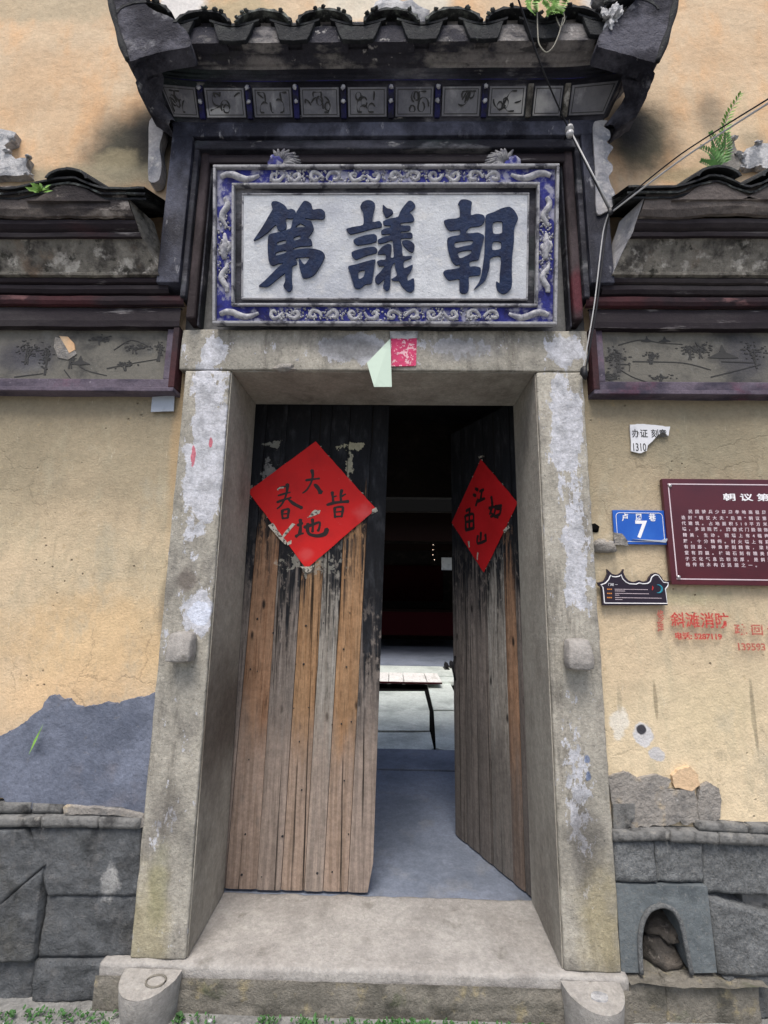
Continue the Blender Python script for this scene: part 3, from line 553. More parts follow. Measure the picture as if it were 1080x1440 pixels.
wall_sheet(-6, -.905, .55, 2.6, .045, 1.).build('plaster_face', 'low_l', tag_l, smooth=True)
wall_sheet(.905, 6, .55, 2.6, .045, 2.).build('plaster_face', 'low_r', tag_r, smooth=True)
Geo().box(-6, -.72, .06, .42, -.04, 2.62).build('wall_core', 'brick', tag_l)
g = Geo(); g.box(.72, 6, .06, .42, .56, 2.62); g.box(1.42, 6, .06, .42, -.04, .56); g.box(.72, .93, .06, .42, -.04, .56); g.box(.93, 1.42, .36, .42, -.04, .56)
g.build('wall_core', 'brick', tag_r)

# left foot: rough boulders, squared blocks and brick capping (x, z in metres, four corners each)
SL = [[(-1.4335,0.2673),(-1.2768,0.4073),(-1.3736,0.53),(-1.5887,0.5254)],[(-1.2553,0.2956),(-0.9067,0.3061),(-0.9208,0.5422),(-1.3595,0.5303)],[(-1.2737,0.0826),(-0.9081,0.0941),(-0.9075,0.3013),(-1.2656,0.2905)],[(-1.5116,0.0766),(-1.2791,0.0824),(-1.2865,0.3972),(-1.5325,0.1981)],[(-1.2695,-0.0542),(-1.0069,-0.045),(-0.9982,0.0826),(-1.278,0.0755)],[(-1.4832,-0.089),(-1.2802,-0.0544),(-1.2834,0.0754),(-1.5108,0.072)]]
for i, cs in enumerate(SL):
    if i == 3: cs = [(-1.5116,0.0766),(-1.2791,0.0824),(-1.2837,0.3972),(-1.4357,0.2637)]
    quad_stone(cs, -.003 + .012 * (i % 3) - .006, .25, .007, .0045, .010, i * 3.7).build('stone', 'dado', tag_l, smooth=True)
SLF = [[(-2.0559,0.0629),(-1.517,0.0765),(-1.5943,0.5252),(-2.1583,0.5132)],[(-2.0181,-0.1032),(-1.4885,-0.0891),(-1.5158,0.0695),(-2.0543,0.056)]]
for i, cs in enumerate(SLF): quad_stone(cs, .0, .25, .016, .008, .03, 40 + i).build('stone', 'dado', tag_l, smooth=True)
BL = [[(-1.8748,0.5294),(-1.3133,0.5439),(-1.3181,0.5768),(-1.8819,0.565)],[(-1.3073,0.5415),(-1.0846,0.5462),(-1.0861,0.5817),(-1.3128,0.5795)],[(-1.0787,0.5438),(-0.9211,0.5447),(-0.9192,0.5801),(-1.083,0.5792)],[(-1.8834,0.5726),(-1.3755,0.5807),(-1.3756,0.6191),(-1.8911,0.6111)],[(-1.367,0.5809),(-1.2449,0.5822),(-1.2436,0.6142),(-1.3695,0.6167)],[(-1.228,0.5825),(-1.0071,0.5833),(-1.0044,0.6089),(-1.2146,0.6096)]]
for i, cs in enumerate(BL): quad_stone(cs, -.012 if i < 3 else .012, .1, .003, .0018, .010, 60 + i * 2.).build('brick', 'brick', tag_l, smooth=True)
for k in range(9):   # the same courses go on to the left
    for z0, z1, yo in ((.545, .590, -.012), (.593, .635, .012)):
        x0 = -5.0 + .36 * k + (.15 if yo > 0 else 0); quad_stone([(x0, z0), (x0 + .355, z0), (x0 + .355, z1), (x0, z1)], yo, .1, .003, .0018, .02, 200 + k).build('brick', 'brick', tag_l, smooth=True)
for k in range(6):
    for z0, z1 in ((-.09, .21), (.215, .54)):
        x0 = -5.0 + .46 * k; quad_stone([(x0, z0), (x0 + .455, z0), (x0 + .455, z1), (x0, z1)], .004 * (k % 2), .25, .012, .006, .03, 230 + k).build('stone', 'dado', tag_l, smooth=True)
for k in range(7):
    for z0, z1 in ((-.09, .21), (.215, .51)):
        x0 = 2.06 + .46 * k; quad_stone([(x0, z0), (x0 + .455, z0), (x0 + .455, z1), (x0, z1)], .012 + .004 * (k % 2), .25, .008, .005, .03, 260 + k).build('stone', 'dado_r', tag_r, smooth=True)
    x0 = 1.68 + .5 * k; quad_stone([(x0, .515), (x0 + .495, .515), (x0 + .495, .55), (x0, .55)], -.004, .1, .003, .0018, .02, 280 + k).build('brick', 'brick', tag_r, smooth=True)
# right foot
SR = [[(0.9147,0.3915),(1.0746,0.3952),(1.0731,0.5305),(0.914,0.5295)],[(1.0797,0.3929),(1.2544,0.3921),(1.2581,0.5272),(1.0783,0.5282)],[(1.2583,0.3543),(1.5775,0.3477),(1.6022,0.525),(1.2635,0.5274)],[(1.2717,0.0971),(1.5424,0.095),(1.5671,0.2728),(1.2599,0.3449)],[(1.3719,-0.0459),(1.6745,-0.0378),(1.6943,0.09),(1.2861,0.0885)]]
for i, cs in enumerate(SR): quad_stone(cs, .008 + .008 * (i % 3), .04 if i < 2 else .25, .008, .005, .010, 80 + i * 3.1).build('stone', 'dado_r', tag_r, smooth=True)
SRF = [[(1.5488,0.1041),(2.0009,0.1068),(2.0804,0.5355),(1.6076,0.5252)],[(1.5756,0.2962),(1.5808,0.2964),(1.5815,0.301),(1.5762,0.3009)]]
quad_stone(SRF[0], .01, .25, .01, .01, .03, 99).build('stone', 'dado_r', tag_r, smooth=True)
BR = [[(0.9117,0.5344),(1.1257,0.5464),(1.1284,0.576),(0.9112,0.5664)],[(1.1331,0.5392),(1.3099,0.5357),(1.314,0.5726),(1.1339,0.5761)],[(1.3153,0.5358),(1.6829,0.5317),(1.6879,0.5659),(1.3194,0.5727)],[(1.2474,0.5786),(1.4346,0.5703),(1.4406,0.5975),(1.2502,0.6059)],[(1.4399,0.5704),(1.6879,0.5659),(1.693,0.6005),(1.446,0.5977)]]
for i, cs in enumerate(BR): quad_stone(cs, -.004 + .01 * (i > 2), .1, .003, .0018, .010, 120 + i * 2.).build('brick', 'brick', tag_r, smooth=True)
# arched drain stone with two rocks inside
OUT = [(0.9169,0.3844),(1.259,0.3851),(1.2648,0.1036),(1.1718,0.099),(1.1581,0.1938),(1.1466,0.2627),(1.1219,0.3064),(1.081,0.3195),(1.0349,0.3044),(1.0052,0.2639),(0.9896,0.2011),(0.9862,0.0965),(0.9163,0.0947)]
fl = thing('drain_stone', 'smooth blue-grey slab with an arched drain opening beside the right pilaster', 'drain', (1.1, .1, .05))
vs, fs = fill_mesh([OUT[:4] + smooth_poly(OUT[4:11], 1) + OUT[11:]], lambda a, b_, c_: (a, .13 - c_ + .02, b_), .28)
gg = Geo(); gg.add(vs, fs); gg.build('arched_slab', 'arch', fl, bevel=.004)
RIM = [(0.9862,0.0965),(0.9896,0.2011),(1.0052,0.2639),(1.0349,0.3044),(1.081,0.3195),(1.1219,0.3064),(1.1466,0.2627),(1.1581,0.1938),(1.1695,0.1012)]
rp = [(p.x, .006, p.y) for p in cr_open(RIM, 4)]
Geo().tube(rp, .0085, 8).build('arch_rim', 'dado_r', fl, smooth=True)
Geo().box(.93, 1.40, .30, .36, -.04, .45).build('drain_back', 'grove', fl)
Geo().grid(lambda u, v: (.93 + .5 * u, -.03 + .36 * v, .085 + .012 * fbm(u * 2, 0, v * 2, 2) - .02 * v), 16, 12).build('drain_floor', 'sillfront', fl, smooth=True)
rk = [(1.147,0.1868),(1.1107,0.1258)]
tag(blob_rock((rk[0][0] + .0, .13, rk[0][1] - .005), (.085, .08, .04), 3, .35).build('rock', 'rock', smooth=True), 'upper flat rock stuffed into the arched drain opening', 'rock', 'rocks in the drain')
tag(blob_rock((rk[1][0] + .0, .12, rk[1][1] - .02), (.075, .08, .06), 9, .35).build('rock', 'rock', smooth=True), 'lower rounded brown rock in the arched drain opening', 'rock', 'rocks in the drain')
# plinth course at the foot of the right wall
for i, (a, c_) in enumerate(((.93, 1.06), (1.065, 1.40))):
    rough_box(a, c_, -.012 + .01 * i, .3, -.06, .078, .02, .006, 5 + i).build('plinth_stone', 'sillfront', tag_r, smooth=True)

# patches of repair on the walls
CP = [(-2.0682,0.6001),(-2.1253,0.6597),(-2.0925,0.7138),(-2.0077,0.7343),(-1.9582,0.784),(-1.8712,0.7965),(-1.8168,0.8248),(-1.7291,0.8346),(-1.555,0.8625),(-1.4845,0.8885),(-1.4334,0.9254),(-1.3885,0.9874),(-1.3685,1.0158),(-1.3337,1.0249),(-1.2916,1.0031),(-1.2599,0.9897),(-1.214,0.9821),(-1.1702,0.9912),(-1.1262,0.9976),(-1.0805,0.99),(-1.0379,1.0103),(-0.9795,1.0226),(-0.9359,1.0345),(-0.8616,1.0386),(-0.8488,0.9969),(-0.8524,0.9413),(-0.859,0.8863),(-0.8626,0.8319),(-0.8706,0.7645),(-0.8757,0.698),(-0.8778,0.6324),(-0.8796,0.5934),(-0.9192,0.5874),(-0.9607,0.5736),(-1.0183,0.575),(-1.0774,0.5893),(-1.1489,0.5852),(-1.2225,0.5966),(-1.2787,0.5851),(-1.3379,0.5942),(-1.396,0.5956),(-1.4555,0.6048),(-1.4948,0.6329),(-1.6917,0.6236),(-1.8627,0.5991)]
def jag(poly, k=5, amp=.006, seed=0):
    out = []
    for i in range(len(poly)):
        a = Vector(poly[i]); c_ = Vector(poly[(i + 1) % len(poly)])
        for j in range(k):
            p = a.lerp(c_, j / k); q = (fbm(p.x, seed, p.y, 22) * amp, fbm(p.x + 5, seed, p.y, 22) * amp); out.append((p.x + q[0], p.y + q[1]))
    return out
def patch(name, poly, mat, parent, y=.03, th=.016, amp=.006, seed=0, label=None):
    vs, fs = fill_mesh([jag(poly, 5, amp, seed)], lambda a, b_, c_: (a, y + .03 - c_, b_), .06)
    g = Geo(); g.add(vs, fs); return g.build(name, mat, parent, label=label, bevel=.003)
patch('cement_patch', CP, 'cement', tag_l, .018, amp=.012, seed=2, label='ragged blue-grey cement repair patch')
patch('bare_patch', [(0.9249,0.7548),(0.9879,0.7717),(1.048,0.752),(1.1194,0.7691),(1.1735,0.7493),(1.1506,0.7126),(1.2113,0.7086),(1.1851,0.667),(1.2018,0.6114),(1.1719,0.5855),(1.0333,0.5725),(0.9336,0.5653)], 'bare', tag_r, .032, amp=.01, seed=5)
patch('bare_patch', [(1.1744,0.7597),(1.2049,0.7864),(1.248,0.7978),(1.2784,0.767),(1.2827,0.7282),(1.2391,0.7092),(1.1845,0.7184)], 'low_l', tag_r, .030, amp=.006, seed=6)
patch('grey_patch', [(1.2825,0.7256),(1.3203,0.7418),(1.3514,0.7218),(1.3577,0.6782),(1.345,0.6144),(1.3093,0.5884),(1.2686,0.5926),(1.2622,0.6635)], 'bare', tag_r, .028, amp=.003, seed=7)
patch('bare_patch', [(0.9347,0.6567),(1.0181,0.6585),(1.0141,0.6074),(0.9778,0.5662),(0.9281,0.5652)], 'brick', tag_r, .026, amp=.003, seed=8)
patch('mortar_patch', [(1.1835,0.7081),(1.2536,0.7147),(1.2677,0.6636),(1.2686,0.5926),(1.1994,0.5861),(1.1767,0.6362)], 'bare', tag_r, .031, amp=.006, seed=9)
patch('mortar_ledge', [(-1.238,0.6143),(-1.0898,0.6122),(-1.0097,0.6062),(-0.9175,0.5903),(-0.9025,0.5552),(-0.9234,0.5396),(-0.9333,0.5798),(-1.0585,0.5874),(-1.1436,0.5881),(-1.2281,0.5838)], 'bare', tag_l, .0, amp=.004, seed=10)
# hole with grey cement plug at the right pilaster
blob_rock((0.965,0.035,1.6744), (.055, .03, .032), 12, .3).build('cement_lump', 'bare', tag_r, smooth=True)
blob_rock((0.9398,0.045,1.7548), (.022, .012, .02), 14, .3).build('hole', 'grove', tag_r, smooth=True)
for px in [(-0.9127,1.7958),(-0.8942,1.4011)]: blob_rock((px[0], .036, px[1]), (.012, .01, .03), px[1], .3, 2).build('hole', 'grove', tag_l, smooth=True)

# ================================================================ STONE DOOR FRAME
df = thing('door_frame', 'weathered granite door frame of two pilasters and a lintel', 'door frame', (0, 0, 0))
for s_, n_ in ((-1, 'left'), (1, 'right')):
    a, c_ = (-.913, -.705) if s_ < 0 else (.705, .913)
    o = rough_box(a, c_, 0, .39, .10, 2.465, .05, .003, s_ * 3, .007).build('jamb', 'stone', df, smooth=True)
    # socket stones sticking out of the pilasters
    pz = (-0.803,1.2367) if s_ < 0 else (0.8065,1.2339)
    gk = rough_box(pz[0] - .054, pz[0] + .054, -.078, .004, pz[1] - .062, pz[1] + .058, .012, .004, s_ * 7, .026)
    for q_, v_ in enumerate(gk.v):   # undercut below, rounded brow above
        t_ = (v_[2] - pz[1] + .06) / .12; gk.v[q_] = (pz[0] + (v_[0] - pz[0]) * (1 - .12 * t_), v_[1] * (1 - .35 * t_ ** 2) if v_[1] < 0 else v_[1], v_[2])
    gk.build('socket_stone', 'sill', df, smooth=True, label=n_ + ' rounded stone socket sticking out of the pilaster')
rough_box(-.945, .945, 0, .39, 2.470, 2.672, .05, .003, 9, .006).build('lintel', 'stone', df, smooth=True)
for s_ in (-1, 1):
    x = s_ * .7035
    Geo().box(min(x, x - s_ * .004), max(x, x - s_ * .004), .012, .385, .102, 2.463).build('reveal', 'reveal', df)
Geo().box(-.70, .70, .012, .385, 2.4655, 2.469).build('reveal', 'reveal', df)
blob_rock((-0.4464,0.0,2.4774), (.05, .025, .02), 4, .3).build('mortar_lump', 'bare', df, smooth=True)
ts = thing('threshold', 'long worn stone threshold step in front of the double door', 'threshold', (0, .1, 0))
rough_box(-1.02, .93, -.02, .40, -.06, .0985, .04, .007, 4, .014).build('step_slab', 'sill', ts, smooth=True)
Geo().grid(lambda u, v: (-1.02 + 1.95 * u, -.028 - .004 * fbm(u * 4, 2, v, 4) - .003 * math.sin(v * 3), -.06 + .125 * v), 120, 12).build('step_face', 'sillfront', ts, smooth=True)
for i, (cx, lab) in enumerate(((-0.8045, 'rounded guard stone with a carved ring at the foot of the left pilaster'), (0.7836, 'rounded guard stone with a white spot at the foot of the right pilaster'))):
    gs = thing('guard_stone', lab, 'stone', (cx, -.1, 0), 'guard stones beside the step')
    def top(u, v, cx=cx):
        a_ = (u) * math.pi; r_ = v
        return (cx + math.cos(a_) * .105 * r_, -.03 - math.sin(a_) * .135 * r_, .092 + .002 * fbm(cx + u, v, 0, 6))
    def side(u, v, cx=cx):
        a_ = u * math.pi; k = 1 - .35 * (1 - v) ** 1.6
        return (cx + math.cos(a_) * .105 * (.9 + .1 * v), -.03 - math.sin(a_) * .135 * k, -.06 + .152 * v + .002 * fbm(u * 3, v, cx, 5))
    g = Geo().grid(side, 28, 10); g.grid(top, 28, 6); g.build('body', 'sill', gs, smooth=False)
    if i == 0:
        Geo().tube([(cx + .035 + .034 * math.cos(t_ * .35), -.085 + .026 * math.sin(t_ * .35), .094) for t_ in range(19)], .0035, 6).build('carved_ring', 'sillfront', gs, smooth=True)
    else:
        Geo().prism([(cx + .005 + .03 * math.cos(t_ * .5) * (1 + .1 * math.sin(t_ * 2)), -.095 + .02 * math.sin(t_ * .5)) for t_ in range(12)], lambda u, v: (u, v, .0965), lambda u, v: (u, v, .090)).build('white_spot', 'crumple', gs)

# ================================================================ DOORS
dl = thing('door_leaf', 'left wooden door leaf, nearly shut, black paint worn off orange and grey planks', 'door', (-.70, .43, .09), 'leaves of the double door')
PX = [(-0.7297,-0.718),(-0.6919,-0.6712),(-0.5512,-0.5416),(-0.4347,-0.4194),(-0.3253,-0.3082),(-0.2365,-0.215),(-0.1205,-0.097),(-0.0115,0.0049)]
for i in range(7):
    x0a, x0b = PX[i]; x1a, x1b = PX[i + 1]
    def xat(z, a, b_): return a + (b_ - a) * (z - .55) / (1.15 - .55) * .8
    g = Geo(); n = 20; z0 = .105; z1 = 2.50; yf = .405 + .003 * (i % 2)
    def fr(u, v, i=i, yf=yf):
        z = z0 + (z1 - z0) * v; a = xat(z, *(x0a, x0b)) + .0012; c_ = xat(z, *(x1a, x1b)) - .0012
        if i == 6 and v < .02: c_ -= .02
        if i == 0: a = -.735
        e = min(u, 1 - u) * (c_ - a); return (a + (c_ - a) * u, yf + (.004 if e < .001 else 0) + .0015 * fbm(u, i, v * 3, 2), z)
    g.grid(fr, 6, n)
    N = 7; ring = list(range(N)) + [j * N + 6 for j in range(1, n + 1)] + [n * N + k for k in range(5, -1, -1)] + [j * N for j in range(n - 1, 0, -1)]
    k = len(g.v); g.v += [(g.v[q][0], .445, g.v[q][2]) for q in ring]; m = len(ring)
    g.f += [(ring[q], ring[(q + 1) % m], k + (q + 1) % m, k + q) for q in range(m)] + [tuple(range(k, k + m))]
    g.build('plank', PLM[i], dl)
for z in (.45, 1.3, 2.1): Geo().box(-.70, -.06, .447, .475, z, z + .09).build('batten', 'darkwall', dl, bevel=.004)
# right leaf, swung inwards about its hinge
HX, HY = .709, .41; DV = Vector((.43 - .709, .957 - .41)); DLn = DV.length; DV = DV / DLn; DN = Vector((DV.y, -DV.x)) * -1
def D3(s_, z, d=0.): p = Vector((HX, HY)) + DV * s_ + DN * d; return (p.x, p.y, z)
dr = thing('door_leaf', 'right wooden door leaf swung inwards, grey planks in deep shade', 'door', (HX, HY, .09), 'leaves of the double door')
SP = [-.03, .045, .125, .275, .385, .50, .608]
RM = [4, 3, 2, 1, 0, 1]
for i in range(6):
    a, c_ = SP[i] + .0012, SP[i + 1] - .0012; g = Geo(); n = 14
    g.grid(lambda u, v: D3(a + (c_ - a) * u, .10 + 2.40 * v, (.0 if 0 < u < 1 else -.004) + .002 * (i % 2)), 4, n)
    N = 5; ring = list(range(N)) + [j * N + 4 for j in range(1, n + 1)] + [n * N + k for k in range(3, -1, -1)] + [j * N for j in range(n - 1, 0, -1)]
    k = len(g.v)
    dd = Vector((DN.x, DN.y, 0)) * -.042
    g.v += [tuple(Vector(g.v[q]) + dd) for q in ring]; m = len(ring)
    g.f += [(ring[q], ring[(q + 1) % m], k + (q + 1) % m, k + q) for q in range(m)] + [tuple(range(k, k + m))]
    g.build('plank', PRM[RM[i]], dr)
for z in (.45, 1.3, 2.1):
    g = Geo(); g.add([D3(s1, zz, d_) for d_ in (-.045, -.07) for s1, zz in ((.03, z), (.58, z), (.58, z + .09), (.03, z + .09))], [(0, 1, 2, 3), (7, 6, 5, 4), (0, 4, 5, 1), (1, 5, 6, 2), (2, 6, 7, 3), (3, 7, 4, 0)])
    g.build('batten', 'darkwall', dr)
g = Geo(); g.tube([D3(.57, .95, .012), D3(.57, 1.02, .03), D3(.57, 1.09, .012)], .006, 8); g.build('handle', 'shoe', dr, smooth=True)

# red paper diamonds
def paper(label, corners, to3, mat, strokes, scraps, loc, seedj):
    t = thing('spring_paper', label, 'paper', loc, 'red paper diamonds on the doors')
    edge = jag(corners, 14, .0022, seedj)
    def lift(u, v): return .0012 + .0012 * abs(fbm(u, seedj, v, 6))
    g = Geo(); g.prism(edge, lambda u, v: to3(u, v, .003), lambda u, v: to3(u, v, .0008)); g.build('sheet', mat, t)
    big = []
    cxy = Vector((sum(p[0] for p in corners) / 4, sum(p[1] for p in corners) / 4))
    gs_ = Geo()
    for i, poly in enumerate(scraps):
        gs_.prism(jag(poly, 3, .004, i), lambda u, v: to3(u, v, .0046), lambda u, v: to3(u, v, .0010))
    rr = random.Random(seedj)
    for a, c_ in zip(corners, corners[1:] + corners[:1]):
        for k in range(rr.randint(3, 6)):
            f_ = rr.random(); p = Vector(a).lerp(Vector(c_), f_); w_ = rr.uniform(.004, .014)
            gs_.prism([(p.x + w_ * rr.uniform(-.8, .8), p.y + w_ * rr.uniform(-.5, .5)) for _ in range(5)], lambda u, v, k=k: to3(u, v, .0022 + .0001 * k), lambda u, v: to3(u, v, .0006))
    gs_.build('torn_backing', 'paperscrap', t)['kind'] = 'stuff'
    for ch in strokes:
        g = Geo()
        for j, (pts, w0, w1) in enumerate(ch):
            g.prism(brush(pts, w0 * 1.75, w1 * 1.75), lambda u, v, j=j: to3(u, v, .0036 + .00012 * j), lambda u, v: to3(u, v, .0026))
        g.build('character', 'brushink', t)
    return t
CL = [(-0.7158,1.9827),(-0.3663,2.2618),(-0.0328,1.8938),(-0.3871,1.5771)]
def tl3(u, v, d): return (u, .404 - d, v)
ST = [[([(-0.4096,2.0451),(-0.3746,2.0509),(-0.3378,2.0557)],0.0037800000000000004,0.00315),([(-0.3802,2.1015),(-0.3736,2.0699),(-0.3825,2.0292),(-0.4029,1.9931),(-0.4241,1.975)],0.00504,0.0018900000000000002),([(-0.3629,2.0231),(-0.3446,2.0053),(-0.3278,1.9786)],0.0037800000000000004,0.008190000000000001)],[([(-0.5569,1.9978),(-0.5267,2.0089),(-0.4979,2.0128)],0.00315,0.00252),([(-0.5532,1.9603),(-0.5204,1.9713),(-0.49,1.9788)],0.00315,0.00252),([(-0.5574,1.9246),(-0.5187,1.9393),(-0.4843,1.9503)],0.0037800000000000004,0.00315),([(-0.5072,2.0235),(-0.5078,1.9831),(-0.5187,1.9384),(-0.5363,1.9071),(-0.5555,1.8892)],0.00504,0.0018900000000000002),([(-0.4997,1.943),(-0.4696,1.9185),(-0.4249,1.8959)],0.00315,0.0063),([(-0.5263,1.8825),(-0.5268,1.8587),(-0.5222,1.8368)],0.00441,0.00315),([(-0.5263,1.8825),(-0.4943,1.8881),(-0.494,1.8652),(-0.4963,1.8415)],0.00315,0.00441),([(-0.5235,1.8614),(-0.4975,1.8652)],0.00252,0.00252),([(-0.5223,1.8386),(-0.4964,1.8424)],0.00315,0.00315)],[([(-0.2667,1.9828),(-0.2642,1.9588),(-0.2598,1.9322)],0.00441,0.0037800000000000004),([(-0.2623,1.9544),(-0.2442,1.9617)],0.00315,0.00252),([(-0.2163,1.9949),(-0.2223,1.9592),(-0.2161,1.9282)],0.00441,0.0037800000000000004),([(-0.2179,1.9593),(-0.1947,1.9728)],0.0037800000000000004,0.0018900000000000002),([(-0.2923,1.9133),(-0.2474,1.9261),(-0.1797,1.933)],0.0037800000000000004,0.00504),([(-0.25,1.8996),(-0.251,1.8749),(-0.2466,1.8469)],0.00441,0.0037800000000000004),([(-0.25,1.8996),(-0.2102,1.9035),(-0.2093,1.8753),(-0.2138,1.8507)],0.00315,0.00441),([(-0.2458,1.875),(-0.2129,1.8788)],0.00252,0.00252),([(-0.245,1.8504),(-0.2139,1.8534)],0.00315,0.00252)],[([(-0.4424,1.8028),(-0.417,1.8153)],0.00441,0.0037800000000000004),([(-0.4299,1.8335),(-0.4264,1.7942),(-0.4298,1.7551)],0.00504,0.00504),([(-0.45,1.7437),(-0.4316,1.7551),(-0.4103,1.7614)],0.00441,0.00252),([(-0.4073,1.7927),(-0.3647,1.8071),(-0.3271,1.8198),(-0.3293,1.7866),(-0.3357,1.7744)],0.00441,0.0037800000000000004),([(-0.3659,1.8368),(-0.3628,1.8037),(-0.3631,1.7689)],0.00441,0.0037800000000000004),([(-0.3874,1.8121),(-0.3894,1.7773),(-0.3755,1.7558),(-0.3364,1.7484),(-0.2981,1.7593),(-0.2878,1.7854)],0.00504,0.0063)]]
SCR = [[(-0.6002,1.801),(-0.573,1.8118),(-0.5495,1.7798),(-0.5218,1.7454),(-0.4943,1.7155),(-0.5023,1.7025),(-0.5431,1.7408)],[(-0.5243,1.7454),(-0.4689,1.8129),(-0.4531,1.8096),(-0.5128,1.7395)],[(-0.3921,1.8426),(-0.3549,1.887),(-0.326,1.8829),(-0.3323,1.8652)],[(-0.0555,1.8946),(-0.0339,1.9036),(-0.025,1.8844),(-0.0549,1.8639)],[(-0.4197,1.5885),(-0.3899,1.5889),(-0.3475,1.5937),(-0.3674,1.5597),(-0.3885,1.5569)],[(-0.561,1.9915),(-0.5486,2.0069),(-0.5241,2.0089),(-0.5255,2.0017),(-0.5464,1.9979),(-0.5563,1.9853)],[(-0.49,1.7156),(-0.4715,1.7244),(-0.4706,1.7055),(-0.4909,1.6984)]]
paper('red paper diamond on the left door leaf with four black brush characters', CL, tl3, 'redpaper', ST, SCR, (-.36, .40, 1.9), 3)
CRt = [(0.5986,1.9079),(0.2891,2.248),(-0.0075,1.9356),(0.2877,1.582)]
def tr3(u, v, d): return D3(u, v, .002 + d)
ST2 = [[([(0.3474,2.0823),(0.3221,2.0671)],0.0045,0.0054),([(0.3681,2.0491),(0.3441,2.0365)],0.0045,0.0054),([(0.3445,1.9775),(0.3342,1.996),(0.3239,2.0166)],0.0063,0.0027),([(0.3067,2.0559),(0.2691,2.0597)],0.0045,0.0045),([(0.2847,2.0557),(0.2919,2.029),(0.2991,2.0041)],0.0054,0.0045),([(0.3213,1.9999),(0.2619,2.0056)],0.0054,0.0045)],[([(0.303,1.8122),(0.3092,1.7688)],0.0054,0.0054),([(0.3317,1.7955),(0.3379,1.7517),(0.2654,1.7599)],0.0054,0.0045),([(0.2639,1.7963),(0.258,1.7573)],0.0054,0.0036)],[([(0.443,1.96),(0.4005,1.969)],0.0054,0.0045),([(0.4524,1.9301),(0.4486,1.8848),(0.4481,1.8434)],0.0054,0.0054),([(0.4524,1.9301),(0.3736,1.9311),(0.3702,1.885),(0.3716,1.8438)],0.0045,0.0054),([(0.4073,1.9629),(0.4108,1.9057),(0.4124,1.8526)],0.0054,0.0045),([(0.4433,1.8914),(0.3766,1.8909)],0.0045,0.0045),([(0.4481,1.8424),(0.3683,1.8454)],0.0054,0.0054)],[([(0.2021,2.0047),(0.1955,1.9532),(0.2208,1.9069)],0.0063,0.0045),([(0.2253,1.9434),(0.1701,1.9414),(0.1169,1.9404)],0.0054,0.0045),([(0.1641,1.9481),(0.1834,1.8986),(0.2126,1.8922)],0.0054,0.0036),([(0.1566,1.926),(0.1257,1.9305),(0.1355,1.8964),(0.1781,1.8874)],0.0045,0.0054),([(0.2146,1.9156),(0.1503,1.8778)],0.0036,0.0045)]]
SCR2 = [[(0.1138,1.8008),(0.0727,1.8234),(0.0601,1.8128),(0.1009,1.7902)],[(0.4265,1.7747),(0.4132,1.7734),(0.411,1.7379),(0.4211,1.7337)],[(0.3459,1.6592),(0.3381,1.7027),(0.3288,1.6991),(0.3398,1.654)],[(0.3086,2.27),(0.2613,2.2657),(0.254,2.2535),(0.3009,2.2597)]]
paper('red paper diamond on the right door leaf, seen at a slant, with brush characters', CRt, tr3, 'redpaper2', ST2, SCR2, (.58, .66, 1.9), 5)

# ================================================================ GATE BODY ABOVE THE LINTEL
gb = thing('gate_surround', 'blue-black moulded surround framing the name plaque above the lintel', 'gate surround', (0, 0, 2.7))
# nested frame: rings of boxes, each ring a part; recess behind
Geo().box(-.95, .95, .035, .06, 2.672, 3.72).build('recess_back', 'recess', gb)
for s_ in (-1, 1):
    def X(a, b_): return (min(s_ * a, s_ * b_), max(s_ * a, s_ * b_))
    Geo().box(*X(.945, 1.05), -.080, .05, 2.86, 3.722).build('side_pier', 'frameblk', gb, bevel=.004)
    Geo().box(*X(.918, .944), -.062, .05, 2.80, 3.70).build('inner_bead', 'black', gb, bevel=.006)
    Geo().box(*X(.872, .917), -.045, .05, 2.70, 3.66).build('red_bead', 'gatebead', gb, bevel=.012, seg=3)
    Geo().box(*X(.862, .871), -.02, .05, 2.68, 3.62).build('black_fillet', 'black', gb, bevel=.003)
Geo().box(-1.05, 1.05, -.082, .05, 3.655, 3.728).build('top_beam', 'frameblk', gb, bevel=.005)
Geo().box(-.944, .944, -.066, .05, 3.60, 3.653).build('top_bead', 'black', gb, bevel=.008, seg=3)
Geo().box(-.917, .917, -.042, .05, 3.545, 3.598).build('top_band', 'darkband', gb, bevel=.008, seg=3)
Geo().box(-.871, .871, -.016, .05, 3.50, 3.543).build('top_fillet', 'black', gb, bevel=.005)
Geo().box(-.871, .871, .0, .05, 3.47, 3.498).build('top_fillet', 'recess', gb, bevel=.003)
# scalloped lime edge of the right pier, plain one on the left
sc_ = [(1.0703,3.7228),(1.051,3.6901),(1.0766,3.6655),(1.0771,3.6249),(1.0585,3.6007),(1.0869,3.5724),(1.0675,3.5365),(1.0552,3.5047),(1.0764,3.4729),(1.0739,3.4375),(1.0553,3.4101),(1.062,3.3633),(1.0758,3.3245),(1.0752,3.2707),(1.0495,3.2326),(1.0254,3.2175),(0.986,3.2176),(0.9945,3.4496),(0.9999,3.6904),(1.0259,3.7231)]
vs, fs = fill_mesh([smooth_poly(sc_, 4)], lambda a, b_, c_: (a, -.087 - c_, b_), .008); g = Geo(); g.add(vs, fs); g.build('scalloped_edge', 'whitestrip', gb, label='pale scalloped lime strip down the right side')
sc_ = [(-1.1259,3.879),(-1.1516,3.835),(-1.137,3.7605),(-1.1471,3.674),(-1.1256,3.5672),(-1.1312,3.4747),(-1.1822,3.4749),(-1.2025,3.6742),(-1.2143,3.8266),(-1.1709,3.8793)]
vs, fs = fill_mesh([smooth_poly(sc_, 3)], lambda a, b_, c_: (a, .01 - c_, b_), .05); g = Geo(); g.add(vs, fs); g.build('lime_edge', 'whitestrip', gb, label='pale lime strip down the left side')

